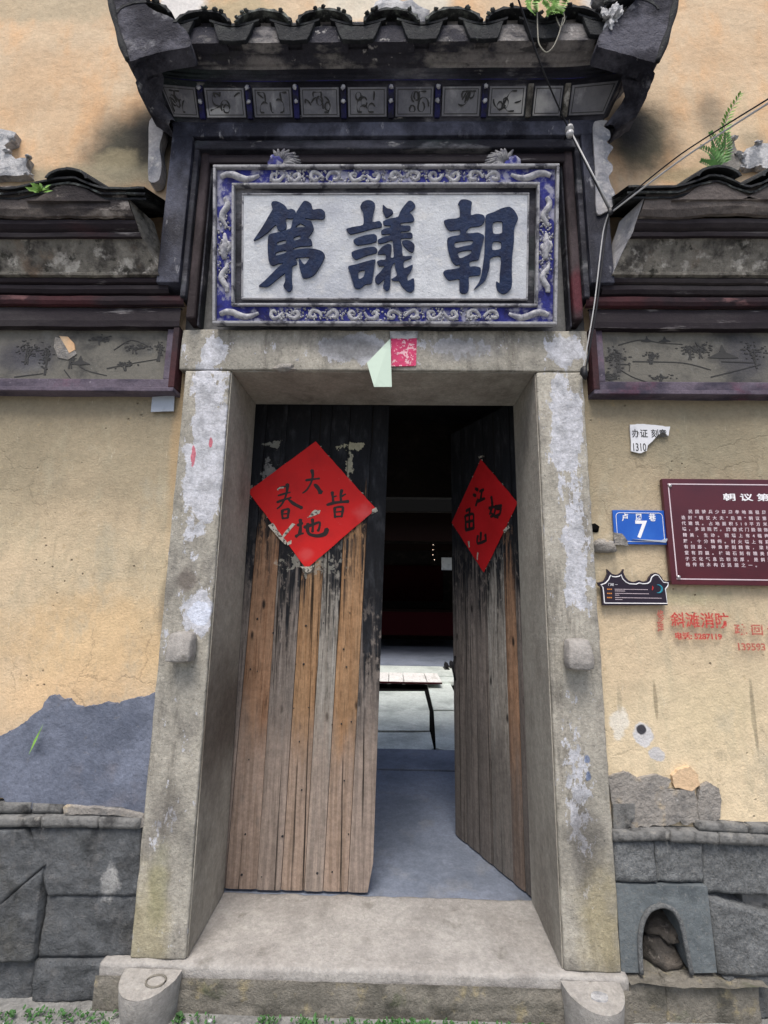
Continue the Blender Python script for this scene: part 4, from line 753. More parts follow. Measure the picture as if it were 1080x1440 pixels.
for k_, pl in enumerate([[(-2.1863,3.8444),(-1.9991,3.8166),(-1.9267,3.7896),(-1.935,3.7457),(-1.9762,3.7196),(-1.9543,3.6759),(-1.9101,3.6324),(-1.8365,3.6407),(-1.8438,3.5892),(-1.8213,3.5379),(-2.1324,3.5304)],[(1.771,3.625),(1.8052,3.6753),(1.8659,3.7088),(2.072,3.7163),(2.0498,3.5572),(1.8482,3.5663),(1.7852,3.5665)],[(1.6518,3.5671),(1.6723,3.6254),(1.7114,3.6589),(1.7484,3.7349),(1.7589,3.6418),(1.7711,3.5666),(1.7322,3.5336)]]):
    patch('loose_plaster', pl, 'crumple' if k_ < 2 else 'bare', uw, .012, amp=.008, seed=30 + k_)
    for q_ in range(5):
        a_ = pl[(q_ * 2 + 3) % len(pl)]; blob_rock((a_[0], .01, a_[1]), (.018, .015, .010), q_ + k_ * 7, .8, 2).build('plaster_flake', 'crumple', uw)
rn_ = random.Random(8)
for px_, py_ in [(-0.6462,1.0778),(-0.6101,1.0683),(-0.4201,1.1053),(-0.381,1.1059),(-0.1846,1.1807),(-0.168,1.0958),(-0.4208,0.898),(-0.3476,0.9025),(-0.2298,0.8262),(-0.1848,0.8302),(-0.1366,0.8408),(-0.3859,0.7457),(-0.6263,0.6612),(-0.3659,0.5312),(-0.1636,0.5758),(-0.6221,0.3359),(-0.4473,0.3307),(-0.137,0.3464),(-0.2775,0.1798),(-0.2085,0.1873),(-0.4607,1.3539),(-0.3784,1.2919),(-0.5422,1.2546),(-0.289,1.3072),(-0.1572,1.3583),(-0.6258,1.3233),(-0.6274,0.166),(-0.5342,0.1593)]:
    r_ = rn_.uniform(.003, .0065)
    blob_rock((px_, .405, py_), (r_, .003, r_ * rn_.uniform(.8, 1.3)), px_ * 9, .4, 1).build('nail', 'wireblack', dl)
# ---------------- plaque, leaning forward
pq = thing('name_plaque', 'white name plaque with three navy calligraphy characters in a blue and silver frame', 'plaque', (0, -.03, 2.675))
PV = Vector((0, -.135, .71)).normalized(); PN = Vector((0, -.71, -.135)).normalized()
def P3(u, v, d=0.): p = Vector((0, -.03, 2.675)) + PV * v + PN * d; return (u, p.y, p.z)
def pbox(g, u0, u1, v0, v1, d0, d1):
    return g.add([P3(u, v, d) for d in (d1, d0) for u, v in ((u0, v0), (u1, v0), (u1, v1), (u0, v1))], [(0, 1, 2, 3), (7, 6, 5, 4), (0, 4, 5, 1), (1, 5, 6, 2), (2, 6, 7, 3), (3, 7, 4, 0)])
def pring(g, a, b_, d0, d1):
    (u0, u1, v0, v1), (U0, U1, V0, V1) = a, b_   # outer, inner
    pbox(g, u0, u1, V1, v1, d0, d1); pbox(g, u0, u1, v0, V0, d0, d1); pbox(g, u0, U0, V0 + .0005, V1 - .0005, d0, d1); pbox(g, U1, u1, V0 + .0005, V1 - .0005, d0, d1); return g
pbox(Geo(), -.78, .785, .005, .72, -.03, -.012).build('backing', 'black', pq)
pring(Geo(), (-.785, .79, 0, .722), (-.772, .777, .013, .709), -.012, .022).build('outer_rim', 'rim', pq, bevel=.003)
pring(Geo(), (-.770, .775, .015, .707), (-.700, .705, .083, .642), -.012, .006).build('blue_border', 'ultra', pq)
pring(Geo(), (-.699, .704, .084, .641), (-.688, .693, .095, .630), -.012, .020).build('inner_rim', 'rim', pq, bevel=.003)
pring(Geo(), (-.687, .692, .096, .629), (-.655, .660, .120, .600), -.012, -.004).build('dark_bevel', 'black', pq)
g = Geo(); g.grid(lambda u, v: P3(-.652 + 1.309 * u, .122 + .476 * v, .004 + .0015 * fbm(u * 6, 1, v * 3, 2)), 60, 24); g.build('white_board', 'board', pq, smooth=True)
pring(Geo(), (-.656, .661, .118, .602), (-.648, .653, .126, .594), -.008, .008).build('board_lip', 'rim', pq, bevel=.003)
# characters (outlines in plaque metres, then holes)
GL = [[[(-0.5189,0.5483),(-0.5104,0.5617),(-0.4912,0.5617),(-0.4698,0.5524),(-0.4526,0.5397),(-0.4418,0.525),(-0.4248,0.5271),(-0.4098,0.5207),(-0.4046,0.506),(-0.4138,0.4892),(-0.4266,0.4829),(-0.4479,0.485),(-0.4513,0.4724),(-0.4478,0.4598),(-0.4485,0.4429),(-0.4583,0.4311),(-0.4732,0.4282),(-0.486,0.4324),(-0.4925,0.4451),(-0.4969,0.4548),(-0.5118,0.443),(-0.533,0.4219),(-0.5586,0.403),(-0.5778,0.3916),(-0.5991,0.384),(-0.5885,0.4009),(-0.5716,0.4262),(-0.5525,0.4557),(-0.5355,0.4852),(-0.5207,0.5104),(-0.5123,0.5272)],[(-0.5286,0.4093),(-0.4945,0.4198),(-0.4604,0.4282),(-0.4305,0.4379),(-0.4242,0.4492),(-0.4201,0.4724),(-0.4054,0.506),(-0.3928,0.5291),(-0.3801,0.548),(-0.3675,0.5627),(-0.3504,0.5614),(-0.3333,0.5479),(-0.3267,0.5248),(-0.3076,0.5269),(-0.2863,0.526),(-0.2713,0.5121),(-0.2711,0.4932),(-0.2816,0.4806),(-0.3072,0.4815),(-0.3328,0.4815),(-0.3605,0.4849),(-0.3562,0.4765),(-0.337,0.4744),(-0.3305,0.4639),(-0.3218,0.4386),(-0.3322,0.4176),(-0.347,0.3965),(-0.3341,0.3881),(-0.3285,0.3733),(-0.3339,0.3607),(-0.383,0.3573),(-0.4128,0.3493),(-0.4128,0.3417),(-0.3829,0.3451),(-0.3488,0.3481),(-0.3146,0.3451),(-0.2847,0.3354),(-0.2696,0.3165),(-0.28,0.287),(-0.2969,0.2574),(-0.318,0.2279),(-0.3435,0.2143),(-0.3691,0.213),(-0.3778,0.232),(-0.3865,0.2616),(-0.3902,0.2996),(-0.3825,0.2975),(-0.3631,0.2743),(-0.3399,0.3059),(-0.3741,0.3072),(-0.4031,0.3029),(-0.3974,0.2869),(-0.4016,0.2742),(-0.4199,0.2658),(-0.4214,0.232),(-0.4211,0.1982),(-0.418,0.1728),(-0.4242,0.1559),(-0.437,0.1495),(-0.45,0.1601),(-0.4599,0.177),(-0.4524,0.1981),(-0.4526,0.232),(-0.459,0.2298),(-0.4846,0.2108),(-0.5101,0.1896),(-0.5357,0.1727),(-0.57,0.1747),(-0.5722,0.1789),(-0.5445,0.2023),(-0.5147,0.2319),(-0.4849,0.2615),(-0.4615,0.2805),(-0.485,0.2784),(-0.5085,0.2691),(-0.5235,0.2784),(-0.5301,0.2995),(-0.5334,0.3418),(-0.5335,0.3713)],[(-0.4071,0.4429),(-0.3838,0.4618),(-0.358,0.4454),(-0.3836,0.4437)],[(-0.4132,0.3974),(-0.3842,0.4058),(-0.3832,0.3923),(-0.4109,0.3831)],[(-0.4891,0.3755),(-0.4515,0.386),(-0.4506,0.3713),(-0.4877,0.362)],[(-0.4939,0.3291),(-0.4512,0.3396),(-0.4494,0.3282),(-0.4938,0.3156)]],[[(-0.1088,0.5391),(-0.0984,0.558),(-0.0773,0.5663),(-0.0561,0.5633),(-0.0424,0.5495),(-0.043,0.5306),(-0.0491,0.5055),(-0.0517,0.4677),(-0.0212,0.4719),(-0.0084,0.4551),(-0.0146,0.4446),(-0.0506,0.4375),(-0.1014,0.4237),(-0.1522,0.4124),(-0.1672,0.4259),(-0.1716,0.4364),(-0.144,0.4447),(-0.0966,0.4544),(-0.0935,0.4846),(-0.0971,0.5139),(-0.1066,0.5307)],[(-0.1392,0.3817),(-0.1266,0.3943),(-0.0885,0.4069),(-0.0461,0.4132),(-0.0311,0.4006),(-0.0351,0.3796),(-0.0584,0.3712),(-0.1008,0.3649),(-0.1242,0.3636)],[(-0.1472,0.3291),(-0.1303,0.3384),(-0.0879,0.3501),(-0.0455,0.3552),(-0.0292,0.3417),(-0.0346,0.327),(-0.0664,0.3186),(-0.1002,0.3072),(-0.1257,0.2976),(-0.1428,0.3102)],[(-0.1615,0.266),(-0.1212,0.2765),(-0.0788,0.2892),(-0.0386,0.2976),(-0.0405,0.2744),(-0.0464,0.2323),(-0.0545,0.1902),(-0.0821,0.1839),(-0.1074,0.1648),(-0.1308,0.169),(-0.1417,0.1985),(-0.1549,0.2407)],[(-0.1145,0.2407),(-0.0857,0.2492),(-0.0909,0.2197),(-0.1121,0.2091)],[(-0.005,0.5452),(0.012,0.5305),(0.0333,0.5242),(0.0419,0.5095),(0.0293,0.497),(0.0104,0.4878),(0.0018,0.5012),(-0.0069,0.5201)],[(0.084,0.5304),(0.109,0.5605),(0.1259,0.5617),(0.143,0.5408),(0.1306,0.522),(0.1159,0.5115),(0.1308,0.4968),(0.1387,0.4759),(0.1227,0.4675),(0.0784,0.4634),(0.0785,0.4517),(0.1166,0.4508),(0.1222,0.4382),(0.1126,0.4277),(0.0788,0.4236),(0.0789,0.4164),(0.1233,0.4193),(0.1319,0.4047),(0.1235,0.3942),(0.0791,0.3921),(0.0837,0.3585),(0.0885,0.3144),(0.1278,0.3144),(0.1225,0.3018),(0.093,0.2892),(0.0954,0.2577),(0.1334,0.2745),(0.1252,0.2451),(0.1086,0.2199),(0.113,0.201),(0.1392,0.2115),(0.1422,0.1652),(0.1263,0.1484),(0.105,0.1568),(0.0836,0.1778),(0.0728,0.1988),(0.0537,0.2009),(0.0366,0.2072),(0.0619,0.2261),(0.053,0.2619),(0.0507,0.2829),(0.0361,0.2619),(0.033,0.2324),(0.0326,0.1903),(0.0286,0.1651),(0.016,0.1545),(0.0031,0.165),(-0.0013,0.1776),(0.0048,0.2071),(-0.0226,0.1852),(-0.0376,0.1987),(-0.0357,0.2197),(-0.0146,0.2408),(0.0042,0.2682),(-0.0192,0.2681),(-0.03,0.2871),(-0.0152,0.2955),(0.0081,0.2976),(0.0079,0.3207),(-0.0239,0.3207),(-0.0262,0.3312),(-0.0073,0.3543),(0.018,0.3678),(0.035,0.3627),(0.0353,0.3375),(0.0322,0.3081),(0.0462,0.3081),(0.0437,0.3417),(0.039,0.3837),(0.0094,0.3753),(-0.0223,0.3703),(-0.0267,0.3859),(-0.0035,0.3984),(0.0282,0.4068),(0.026,0.414),(-0.0079,0.4123),(-0.0123,0.4257),(0.0003,0.4362),(0.0299,0.4425),(0.0277,0.4509),(0.0023,0.453),(-0.0043,0.4698),(0.0252,0.4823),(0.0633,0.4907),(0.0715,0.5095)],[(0.0835,0.3795),(0.1067,0.3858),(0.128,0.3774),(0.1408,0.3627),(0.1389,0.3417),(0.1306,0.33),(0.1115,0.3396),(0.0922,0.3585)]],[[(0.3368,0.5488),(0.3492,0.5667),(0.3744,0.5683),(0.399,0.557),(0.3968,0.5341),(0.3964,0.4986),(0.4215,0.504),(0.451,0.4985),(0.4596,0.4839),(0.4557,0.4651),(0.4391,0.4496),(0.4139,0.4463),(0.3908,0.4421),(0.3743,0.4192),(0.3975,0.4162),(0.429,0.4191),(0.4565,0.4045),(0.4527,0.3752),(0.4427,0.3375),(0.4348,0.2999),(0.416,0.2936),(0.395,0.2873),(0.3932,0.2663),(0.4163,0.2672),(0.4417,0.2601),(0.4441,0.2412),(0.4379,0.2265),(0.3917,0.2202),(0.3912,0.1908),(0.3891,0.1572),(0.3758,0.1437),(0.3568,0.1467),(0.3482,0.1613),(0.3476,0.2075),(0.3286,0.2075),(0.3012,0.2033),(0.2862,0.2159),(0.2733,0.2389),(0.2858,0.2495),(0.3153,0.2537),(0.3469,0.26),(0.3467,0.2747),(0.332,0.2713),(0.3149,0.2872),(0.3019,0.3166),(0.293,0.3501),(0.2892,0.3836),(0.2945,0.3962),(0.3218,0.4045),(0.3471,0.4096),(0.3459,0.4317),(0.3047,0.4276),(0.2877,0.4402),(0.2738,0.4715),(0.2956,0.4799),(0.3439,0.4882),(0.3432,0.5425)],[(0.3264,0.3752),(0.4042,0.3836),(0.4003,0.366),(0.3688,0.3585),(0.3288,0.3509)],[(0.3376,0.325),(0.3564,0.3354),(0.3985,0.3396),(0.3966,0.325),(0.3736,0.3124),(0.3484,0.3032)],[(0.4637,0.4964),(0.4971,0.5109),(0.5388,0.5296),(0.5701,0.5346),(0.5934,0.517),(0.6099,0.4837),(0.5986,0.4545),(0.5926,0.4294),(0.5922,0.3751),(0.5859,0.3166),(0.5847,0.2539),(0.5865,0.1911),(0.5818,0.1659),(0.5653,0.147),(0.5443,0.1428),(0.5231,0.1574),(0.5152,0.1826),(0.5162,0.1993),(0.5302,0.191),(0.5313,0.2329),(0.5344,0.3103),(0.4874,0.3041),(0.4837,0.2622),(0.4757,0.2328),(0.4656,0.2035),(0.4427,0.1825),(0.4143,0.1635),(0.4342,0.1909),(0.4464,0.2244),(0.4522,0.2622),(0.4597,0.325),(0.4608,0.4003),(0.4626,0.4504)],[(0.4969,0.4629),(0.5375,0.4691),(0.5392,0.442),(0.5362,0.417),(0.4993,0.4149)],[(0.4989,0.3773),(0.5334,0.376),(0.5322,0.3459),(0.4952,0.3417)]]]
for ch in GL:
    vs, fs = fill_mesh([smooth_poly(p, 3) for p in ch], lambda a, b_, c_: P3(a, b_, .008 + c_), .007)
    g = Geo(); g.add(vs, fs); g.build('character', 'navy', pq)
# silver scroll relief on the blue border
def scroll(pts, w, taper=.35):
    g = Geo(); P = cr_open(pts, 5); n = len(P)
    g.tube([P3(p.x, p.y, .0045) for p in P], [w * (taper + (1 - taper) * math.sin(math.pi * min(1, .12 + .88 * i / (n - 1))) ** .8) for i in range(n)], 8); return g
def scroll_unit(cu_, cv, s_, fu, fv_, rot=False):
    j_ = lambda: rnd.uniform(-.16, .16)
    base = [(a + j_(), b_ + j_()) for a, b_ in [(-1.8, -.4), (-1.0, .6), (0, .95), (.8, .45), (.9, -.35), (.25, -.7), (-.25, -.35), (0, .1)]]
    pts = [((cu_ + fv_ * b_ * s_, cv + fu * a * s_) if rot else (cu_ + fu * a * s_, cv + fv_ * b_ * s_)) for a, b_ in base]
    scroll(pts, .0100).build('scroll', 'silver', pq, smooth=True)
for row_v in (.048, .676):
    for i in range(12):
        u = -.50 + i * .0909; scroll_unit(u, row_v, .021, 1 if i % 2 else -1, 1 if (i // 2) % 2 else -1)
    for s_ in (-1, 1):   # corner dragons: long wavy bodies
        pts = [(s_ * (.755 - .03 * k) , row_v + (.012 * math.sin(k * 1.15)) ) for k in range(7)]
        scroll(pts, .016, .4).build('corner_relief', 'silver', pq, smooth=True)
for s_ in (-1, 1):
    uu = s_ * .7365 + .002
    for base in (.20, .53):
        pts = [(uu + .014 * math.sin(k * 1.2 + (1 if base < .3 else 0)), base + (.022 * k if base < .3 else -.022 * k) * 1 - (.05 if base < .3 else -.05)) for k in range(7)]
        scroll(pts, .015, .4).build('corner_relief', 'silver', pq, smooth=True)
    pts = [(uu, .30), (uu - .004, .335), (uu + .003, .37), (uu, .42)]
    scroll(pts, .017, .3).build('vase_relief', 'silver', pq, smooth=True)
    for k in (-1, 1): scroll_unit(uu + k * .008, .36, .016, k, 1, True)
g = Geo(); rr = random.Random(4)
for i in range(620):
    if rr.random() < .75: u = rr.uniform(-.52, .52); v = rr.choice((.048, .676)) + rr.uniform(-.026, .026)
    else: u = rr.choice((-1, 1)) * .736 + rr.uniform(-.026, .026); v = rr.uniform(.22, .50)
    a = rr.uniform(0, 6.28); l_ = rr.uniform(.006, .016)
    g.tube([P3(u, v, .0065), P3(u + math.cos(a) * l_ * .5, v + math.sin(a) * l_ * .5, .009), P3(u + math.cos(a + .6) * l_, v + math.sin(a + .6) * l_, .0065)], [.0035, .004, .0015], 5)
o = g.build('small_relief', 'silver', pq, smooth=True); o['kind'] = 'stuff'
# lion brackets peering over the plaque
for i, px in enumerate(((-0.456,3.4521), (0.5266,3.4479))):
    li = thing('lion_bracket', ('left' if i == 0 else 'right') + ' small blue and silver lion head peering over the top of the plaque', 'ornament', (px[0], -.13, px[1]), 'lion heads above the plaque')
    f_ = 1 if i == 0 else -1
    blob_rock((px[0] - f_ * .055, -.13, px[1] - .02), (.04, .035, .045), 6, .5).build('head', 'ultra', li, smooth=True)
    for k in range(11):
        a = -.5 + k * .24 + rnd.uniform(-.12, .12); dx = math.cos(a) * f_; dz = math.sin(a)
        Geo().tube([(px[0] - f_ * .03, -.14, px[1] - .03), (px[0] - f_ * .03 + dx * .05, -.158, px[1] - .03 + dz * .045), (px[0] - f_ * .03 + dx * .095, -.145, px[1] - .03 + dz * .085)], [.013, .011, .004], 6).build('mane_lock', 'lionhair', li, smooth=True)

# ================================================================ CANOPY
cp = thing('gate_canopy', 'dark upturned tiled canopy over the plaque with painted soffit panels', 'canopy', (0, 0, 3.72))
BX, BY = 1.02, -.04
def rise(x, d): return .13 * (max(0, abs(x) - .80) / .48) ** 2 * min(1, d / .2)
def hip(prof, name, mat, seg=60, wav=.002, parent=None):
    """run a profile (outward d, z) round the left side, the front and the right side with mitred hips"""
    m = len(prof); path = [(-BX, .05), (-BX, BY), (BX, BY), (BX, .05)]
    def pt(t, d):
        if t < .15: u = t / .15; return (-BX - d, .05 + (BY - d - .05) * u)
        if t > .85: u = (t - .85) / .15; return (BX + d, BY - d + (.05 - BY + d) * u)
        u = (t - .15) / .70; return (-BX - d + 2 * (BX + d) * u, BY - d)
    def fn(u, v):
        i = round(v * (m - 1)); d, z = prof[i]; x, y = pt(u, d)
        return (x, y - wav * fbm(x, y, z, 3), z + rise(x, d) + wav * 1.5 * fbm(x, y + 3, z, 2.5))
    ns = 60
    return Geo().grid(fn, ns, m - 1).build(name, mat, parent or cp)
hip([(-.02, 3.70), (.030, 3.715), (.040, 3.722), (.040, 3.735), (.035, 3.742)], 'lower_ledge', 'frameblk')
hip([(.035, 3.742), (.055, 3.775), (.085, 3.825), (.112, 3.866)], 'cove', 'black')
hip([(.112, 3.866), (.125, 3.866), (.130, 3.872), (.130, 3.884), (.136, 3.888), (.136, 3.900), (.150, 3.904)], 'dark_moulding', 'black')
hip([(.150, 3.904), (.158, 3.908), (.160, 3.922), (.185, 3.934), (.205, 3.936), (.207, 3.948)], 'grey_moulding', 'fascia')
hip([(.207, 3.948), (.222, 3.952), (.226, 3.985), (.228, 4.06)], 'eave_fascia', 'fascia')
hip([(.228, 4.06), (.10, 4.10), (-.08, 4.16)], 'roof_bed', 'tile')
hip([(.1285, 3.8635), (.1285, 3.8695)], 'blue_line', 'ultradark')
# painted panels of the cove, each framed
PD = [-1.065, -.90, -.665, -.435, -.205, .025, .250, .475, .690, .865, 1.075]
def C3(x, v, off=0.):   # point on the cove front; v 0..1
    d = .040 + .070 * v; z = 3.752 + .106 * v; n = Vector((0, -.83, -.55)).normalized()
    return Vector((x, BY - d, z + rise(x, d))) + n * off
rp_ = random.Random(12)
for i in range(len(PD) - 1):
    a, c_ = PD[i] + .022, PD[i + 1] - .022; la = -.055 if i == 0 else 0; lc = .055 if i == len(PD) - 2 else 0
    def Q(u, v, off): return tuple(C3((a + la * v) + ((c_ + lc * v) - (a + la * v)) * u, v, off))
    g = Geo(); g.add([Q(u, v, o_) for o_ in (.008, -.004) for u, v in ((0, .06), (1, .06), (1, .94), (0, .94))], [(0, 1, 2, 3), (7, 6, 5, 4), (0, 4, 5, 1), (1, 5, 6, 2), (2, 6, 7, 3), (3, 7, 4, 0)])
    p = g.build('painted_panel', 'panelgrey', cp)
    g = Geo()
    fr = []
    for (u0, v0, u1, v1) in ((.05, .13, .95, .13), (.05, .87, .95, .87), (.06, .13, .06, .87), (.94, .13, .94, .87)):
        g.tube([Q(u0, v0, .0085), Q(u1, v1, .0085)], .0016, 4)
    if i < 8:
        for k in range(6):
            u = rp_.uniform(.25, .75); v = rp_.uniform(.3, .7); pts = []; a_ = rp_.uniform(0, 6); tw = rp_.uniform(-.9, .9)
            for q in range(10):
                pts.append(Q(min(.88, max(.12, u)), min(.8, max(.2, v)), .0088)); a_ += tw * .8; u += math.cos(a_) * .05; v += math.sin(a_) * .09
            g.tube(pts, [.0025 + .002 * math.sin(q) for q in range(10)], 4)
    g.build('painted_lines', 'inkgrey', p)
    if i < len(PD) - 2:
        xm = PD[i + 1]
        g = Geo(); g.add([tuple(C3(xm + w_ * .013, v, o_)) for o_ in (.016, -.004) for w_, v in ((-1, 0), (1, 0), (1, 1), (-1, 1))], [(0, 1, 2, 3), (7, 6, 5, 4), (0, 4, 5, 1), (1, 5, 6, 2), (2, 6, 7, 3), (3, 7, 4, 0)])
        dv = g.build('divider', 'ultradark' if i < 7 else 'cove', cp, bevel=.003)
        if i < 7:
            c3 = C3(xm, .5, .02); blob_rock(tuple(c3), (.010, .006, .012), i, .5, 2).build('rosette', 'silver', dv, smooth=True)
            c3 = C3(xm, .92, .02); blob_rock(tuple(c3), (.010, .006, .014), i + 3, .5, 2).build('finial', 'silver', dv, smooth=True)
# eave tiles: mortar pads, drip tiles, cover tiles
CX = [-1.11,-0.833,-0.555,-0.278,0.024,0.304,0.576,0.84,1.094]
for i, cx in enumerate(CX):
    zr = rise(cx, .25)
    # mortar pad flaring under the cover tile
    if abs(cx) < 1.2:
        hw = .055; ww = .105
        poly = [(cx - ww, 3.925 + zr), (cx + ww, 3.925 + zr), (cx + hw + .015, 3.955 + zr), (cx + hw, 4.01 + zr), (cx - hw, 4.01 + zr), (cx - hw - .015, 3.955 + zr)]
        Geo().slab(smooth_poly(poly, 3), -.283, -.24).build('mortar_pad', 'fascia', cp, smooth=False)
    def cov(u, v, cx=cx, zr=zr, r=0.):
        a_ = math.pi * (u * .9 + .05); w = .118; h_ = .072
        y = -.315 + .33 * v
        return (cx - math.cos(a_) * (w + r) , y, 3.985 + zr + math.sin(a_) * (h_ + r) + .22 * v * .55 + .003 * fbm(cx + u, y, v, 6))
    g = Geo(); nu, nv = 16, 5
    g.grid(lambda u, v: cov(u, v), nu, nv); g.grid(lambda u, v: cov(u, v, r=.013 + .005 * math.sin(u * 40 + i)), nu, nv)
    N = (nu + 1) * (nv + 1)
    g.f += [(k, k + 1, N + k + 1, N + k) for k in range(nu)] + [(k * (nu + 1), (k + 1) * (nu + 1), N + (k + 1) * (nu + 1), N + k * (nu + 1)) for k in range(nv)] + [(k * (nu + 1) + nu, (k + 1) * (nu + 1) + nu, N + (k + 1) * (nu + 1) + nu, N + k * (nu + 1) + nu) for k in range(nv)]
    o = g.build('cover_tile', 'capmoss' if i in (2, 3, 4, 5) else 'tile', cp)
    for k in range(7):
        u = rnd.random(); q = Vector(cov(u, 0, r=.012)); blob_rock((q.x, q.y - .004, q.z), (.012, .008, .008), k + i * 9, .5, 1).build('lichen', 'capmoss', o) if k < 4 else None
for i in range(len(CX) - 1):
    a, c_ = CX[i] + .045, CX[i + 1] - .045; cx = (a + c_) / 2; hw = (c_ - a) / 2
    zr = rise(cx, .25)
    top = [(a + (c_ - a) * k / 8, 4.012 + zr - .028 * math.sin(math.pi * k / 8)) for k in range(9)]
    bot = [(cx + hw * .78, 3.94 + zr), (cx + hw * .66, 3.912 + zr), (cx, 3.906 + zr), (cx - hw * .66, 3.912 + zr), (cx - hw * .78, 3.94 + zr)]
    Geo().slab(top + bot, -.302, -.284).build('drip_tile', 'tile', cp, bevel=.003)
    g = Geo()
    def pan(u, v, r=0., a=a, c_=c_, zr=zr):
        return (a - .02 + (c_ - a + .04) * u, -.30 + .32 * v, 4.023 + zr - .03 * math.sin(math.pi * u) + .12 * v + r)
    g.grid(lambda u, v: pan(u, v), 8, 3); g.grid(lambda u, v: pan(u, v, .012), 8, 3)
    g.f += [(k, k + 1, 36 + k + 1, 36 + k) for k in range(8)]
    g.build('pan_tile', 'tile', cp)
# upturned horns at both corners: thick curved fins
HL = [(-1.3611,4.4068),(-1.2998,4.2349),(-1.2617,4.1092),(-1.2243,3.9862),(-1.1853,3.8736),(-1.1496,3.7865),(-1.0778,3.8094),(-0.9839,3.8399),(-0.8793,3.8625),(-0.8921,3.9342),(-0.9363,3.991),(-0.9929,4.0363),(-1.0551,4.0656),(-1.1056,4.1073),(-1.1467,4.1825),(-1.2112,4.4044)]
HR = [(1.3751,4.3643),(1.3185,4.1782),(1.288,4.0571),(1.2599,3.9579),(1.2257,3.8566),(1.1859,3.7569),(1.1045,3.7807),(1.0231,3.8122),(0.9381,3.844),(0.9485,3.9063),(0.9894,3.9531),(1.0369,4.0002),(1.0923,4.0635),(1.1439,4.152),(1.2068,4.3669)]
for hp, s_ in ((HL, -1), (HR, 1)):
    def hy(u, dep): return -.318 + dep + .02 * math.sin(u * 5)
    vs, fs = fill_mesh([jag(smooth_poly(hp, 4), 2, .004, s_)], lambda a, b_, c_: (a, -.275 - c_, b_), .075)
    g = Geo(); g.add(vs, fs); g.build('corner_horn', 'horn', cp, bevel=.016, seg=3)
    P_ = cr_open([(p[0], -.315, p[1]) for p in (hp[:6] if s_ < 0 else hp[:6])], 5)
    Geo().tube([tuple(p) for p in P_], [.013 + .003 * math.sin(k * .7) for k in range(len(P_))], 8).build('horn_ridge', 'tile', cp, smooth=True)
    # hip edge running down the side of the canopy: a thick mortar fin
    q = [[(184,96,-0.3),(196,130,-0.22),(212,160,-0.13),(236,176,-0.09)],[(924,98,-0.3),(910,132,-0.22),(894,163,-0.13),(862,184,-0.09)]][0 if s_ < 0 else 1]
    qi = [[(-1.1406,3.763),(-1.1466,3.7365),(-1.1408,3.7374),(-1.0679,3.7153)],[(1.1901,3.7341),(1.1919,3.7103),(1.1873,3.7013),(1.1078,3.6733)]][0 if s_ < 0 else 1]
    qj = [[(-1.0401,3.8274),(-1.0817,3.8188),(-1.0882,3.8033),(-1.0385,3.7402)],[(1.0808,3.7997),(1.1318,3.7922),(1.1228,3.7746),(1.0549,3.694)]][0 if s_ < 0 else 1]
    ys = (-.285, -.215, -.13, -.085)
    def fin(u, v, back=0.):
        t_ = v * 3; k = min(2, int(t_)); f = t_ - k
        a_ = Vector((qi[k][0] + (qi[k + 1][0] - qi[k][0]) * f, qi[k][1] + (qi[k + 1][1] - qi[k][1]) * f)); b_ = Vector((qj[k][0] + (qj[k + 1][0] - qj[k][0]) * f, qj[k][1] + (qj[k + 1][1] - qj[k][1]) * f))
        p = a_.lerp(b_, u); yy = ys[k] + (ys[k + 1] - ys[k]) * f
        return (p.x + .008 * fbm(u, v * 4, s_, 3) * (u < .3), yy - .018 * math.sin(math.pi * u) + back + .005 * fbm(u * 2, v * 5, s_, 3), p.y)
    g = Geo(); g.grid(fin, 8, 18); g.grid(lambda u, v: fin(u, v, .07), 8, 18); N = 9 * 19
    g.f += [(k * 9, (k + 1) * 9, N + (k + 1) * 9, N + k * 9) for k in range(18)] + [(k * 9 + 8, (k + 1) * 9 + 8, N + (k + 1) * 9 + 8, N + k * 9 + 8) for k in range(18)]
    g.build('hip_edge', 'horn', cp)
# debris caught on the roof
CR_ = [(1,(1.0772,4.1543),(0.1,0.07,0.07)),(2,(0.999,4.0006),(0.035,0.02,0.05))]
t = thing('plastic_sheet', 'crumpled grey-white plastic sheet caught in the right corner of the canopy', 'plastic sheet', (CR_[0][1][0], -.25, CR_[0][1][1]))
for k, c_, r_ in CR_: blob_rock((c_[0], -.25 if k == 1 else -.31, c_[1]), r_, 20 + k, 1.1, 4).build('fold', 'crumple', t)
m_ = (0.0409,4.2734)
tag(blob_rock((m_[0], -.0, m_[1] + .17), (.17, .07, .13), 33, .3, 3).build('mortar_mound', 'crumple', smooth=True), 'pale round mound of mortar on the ridge behind the middle tiles', 'mortar')

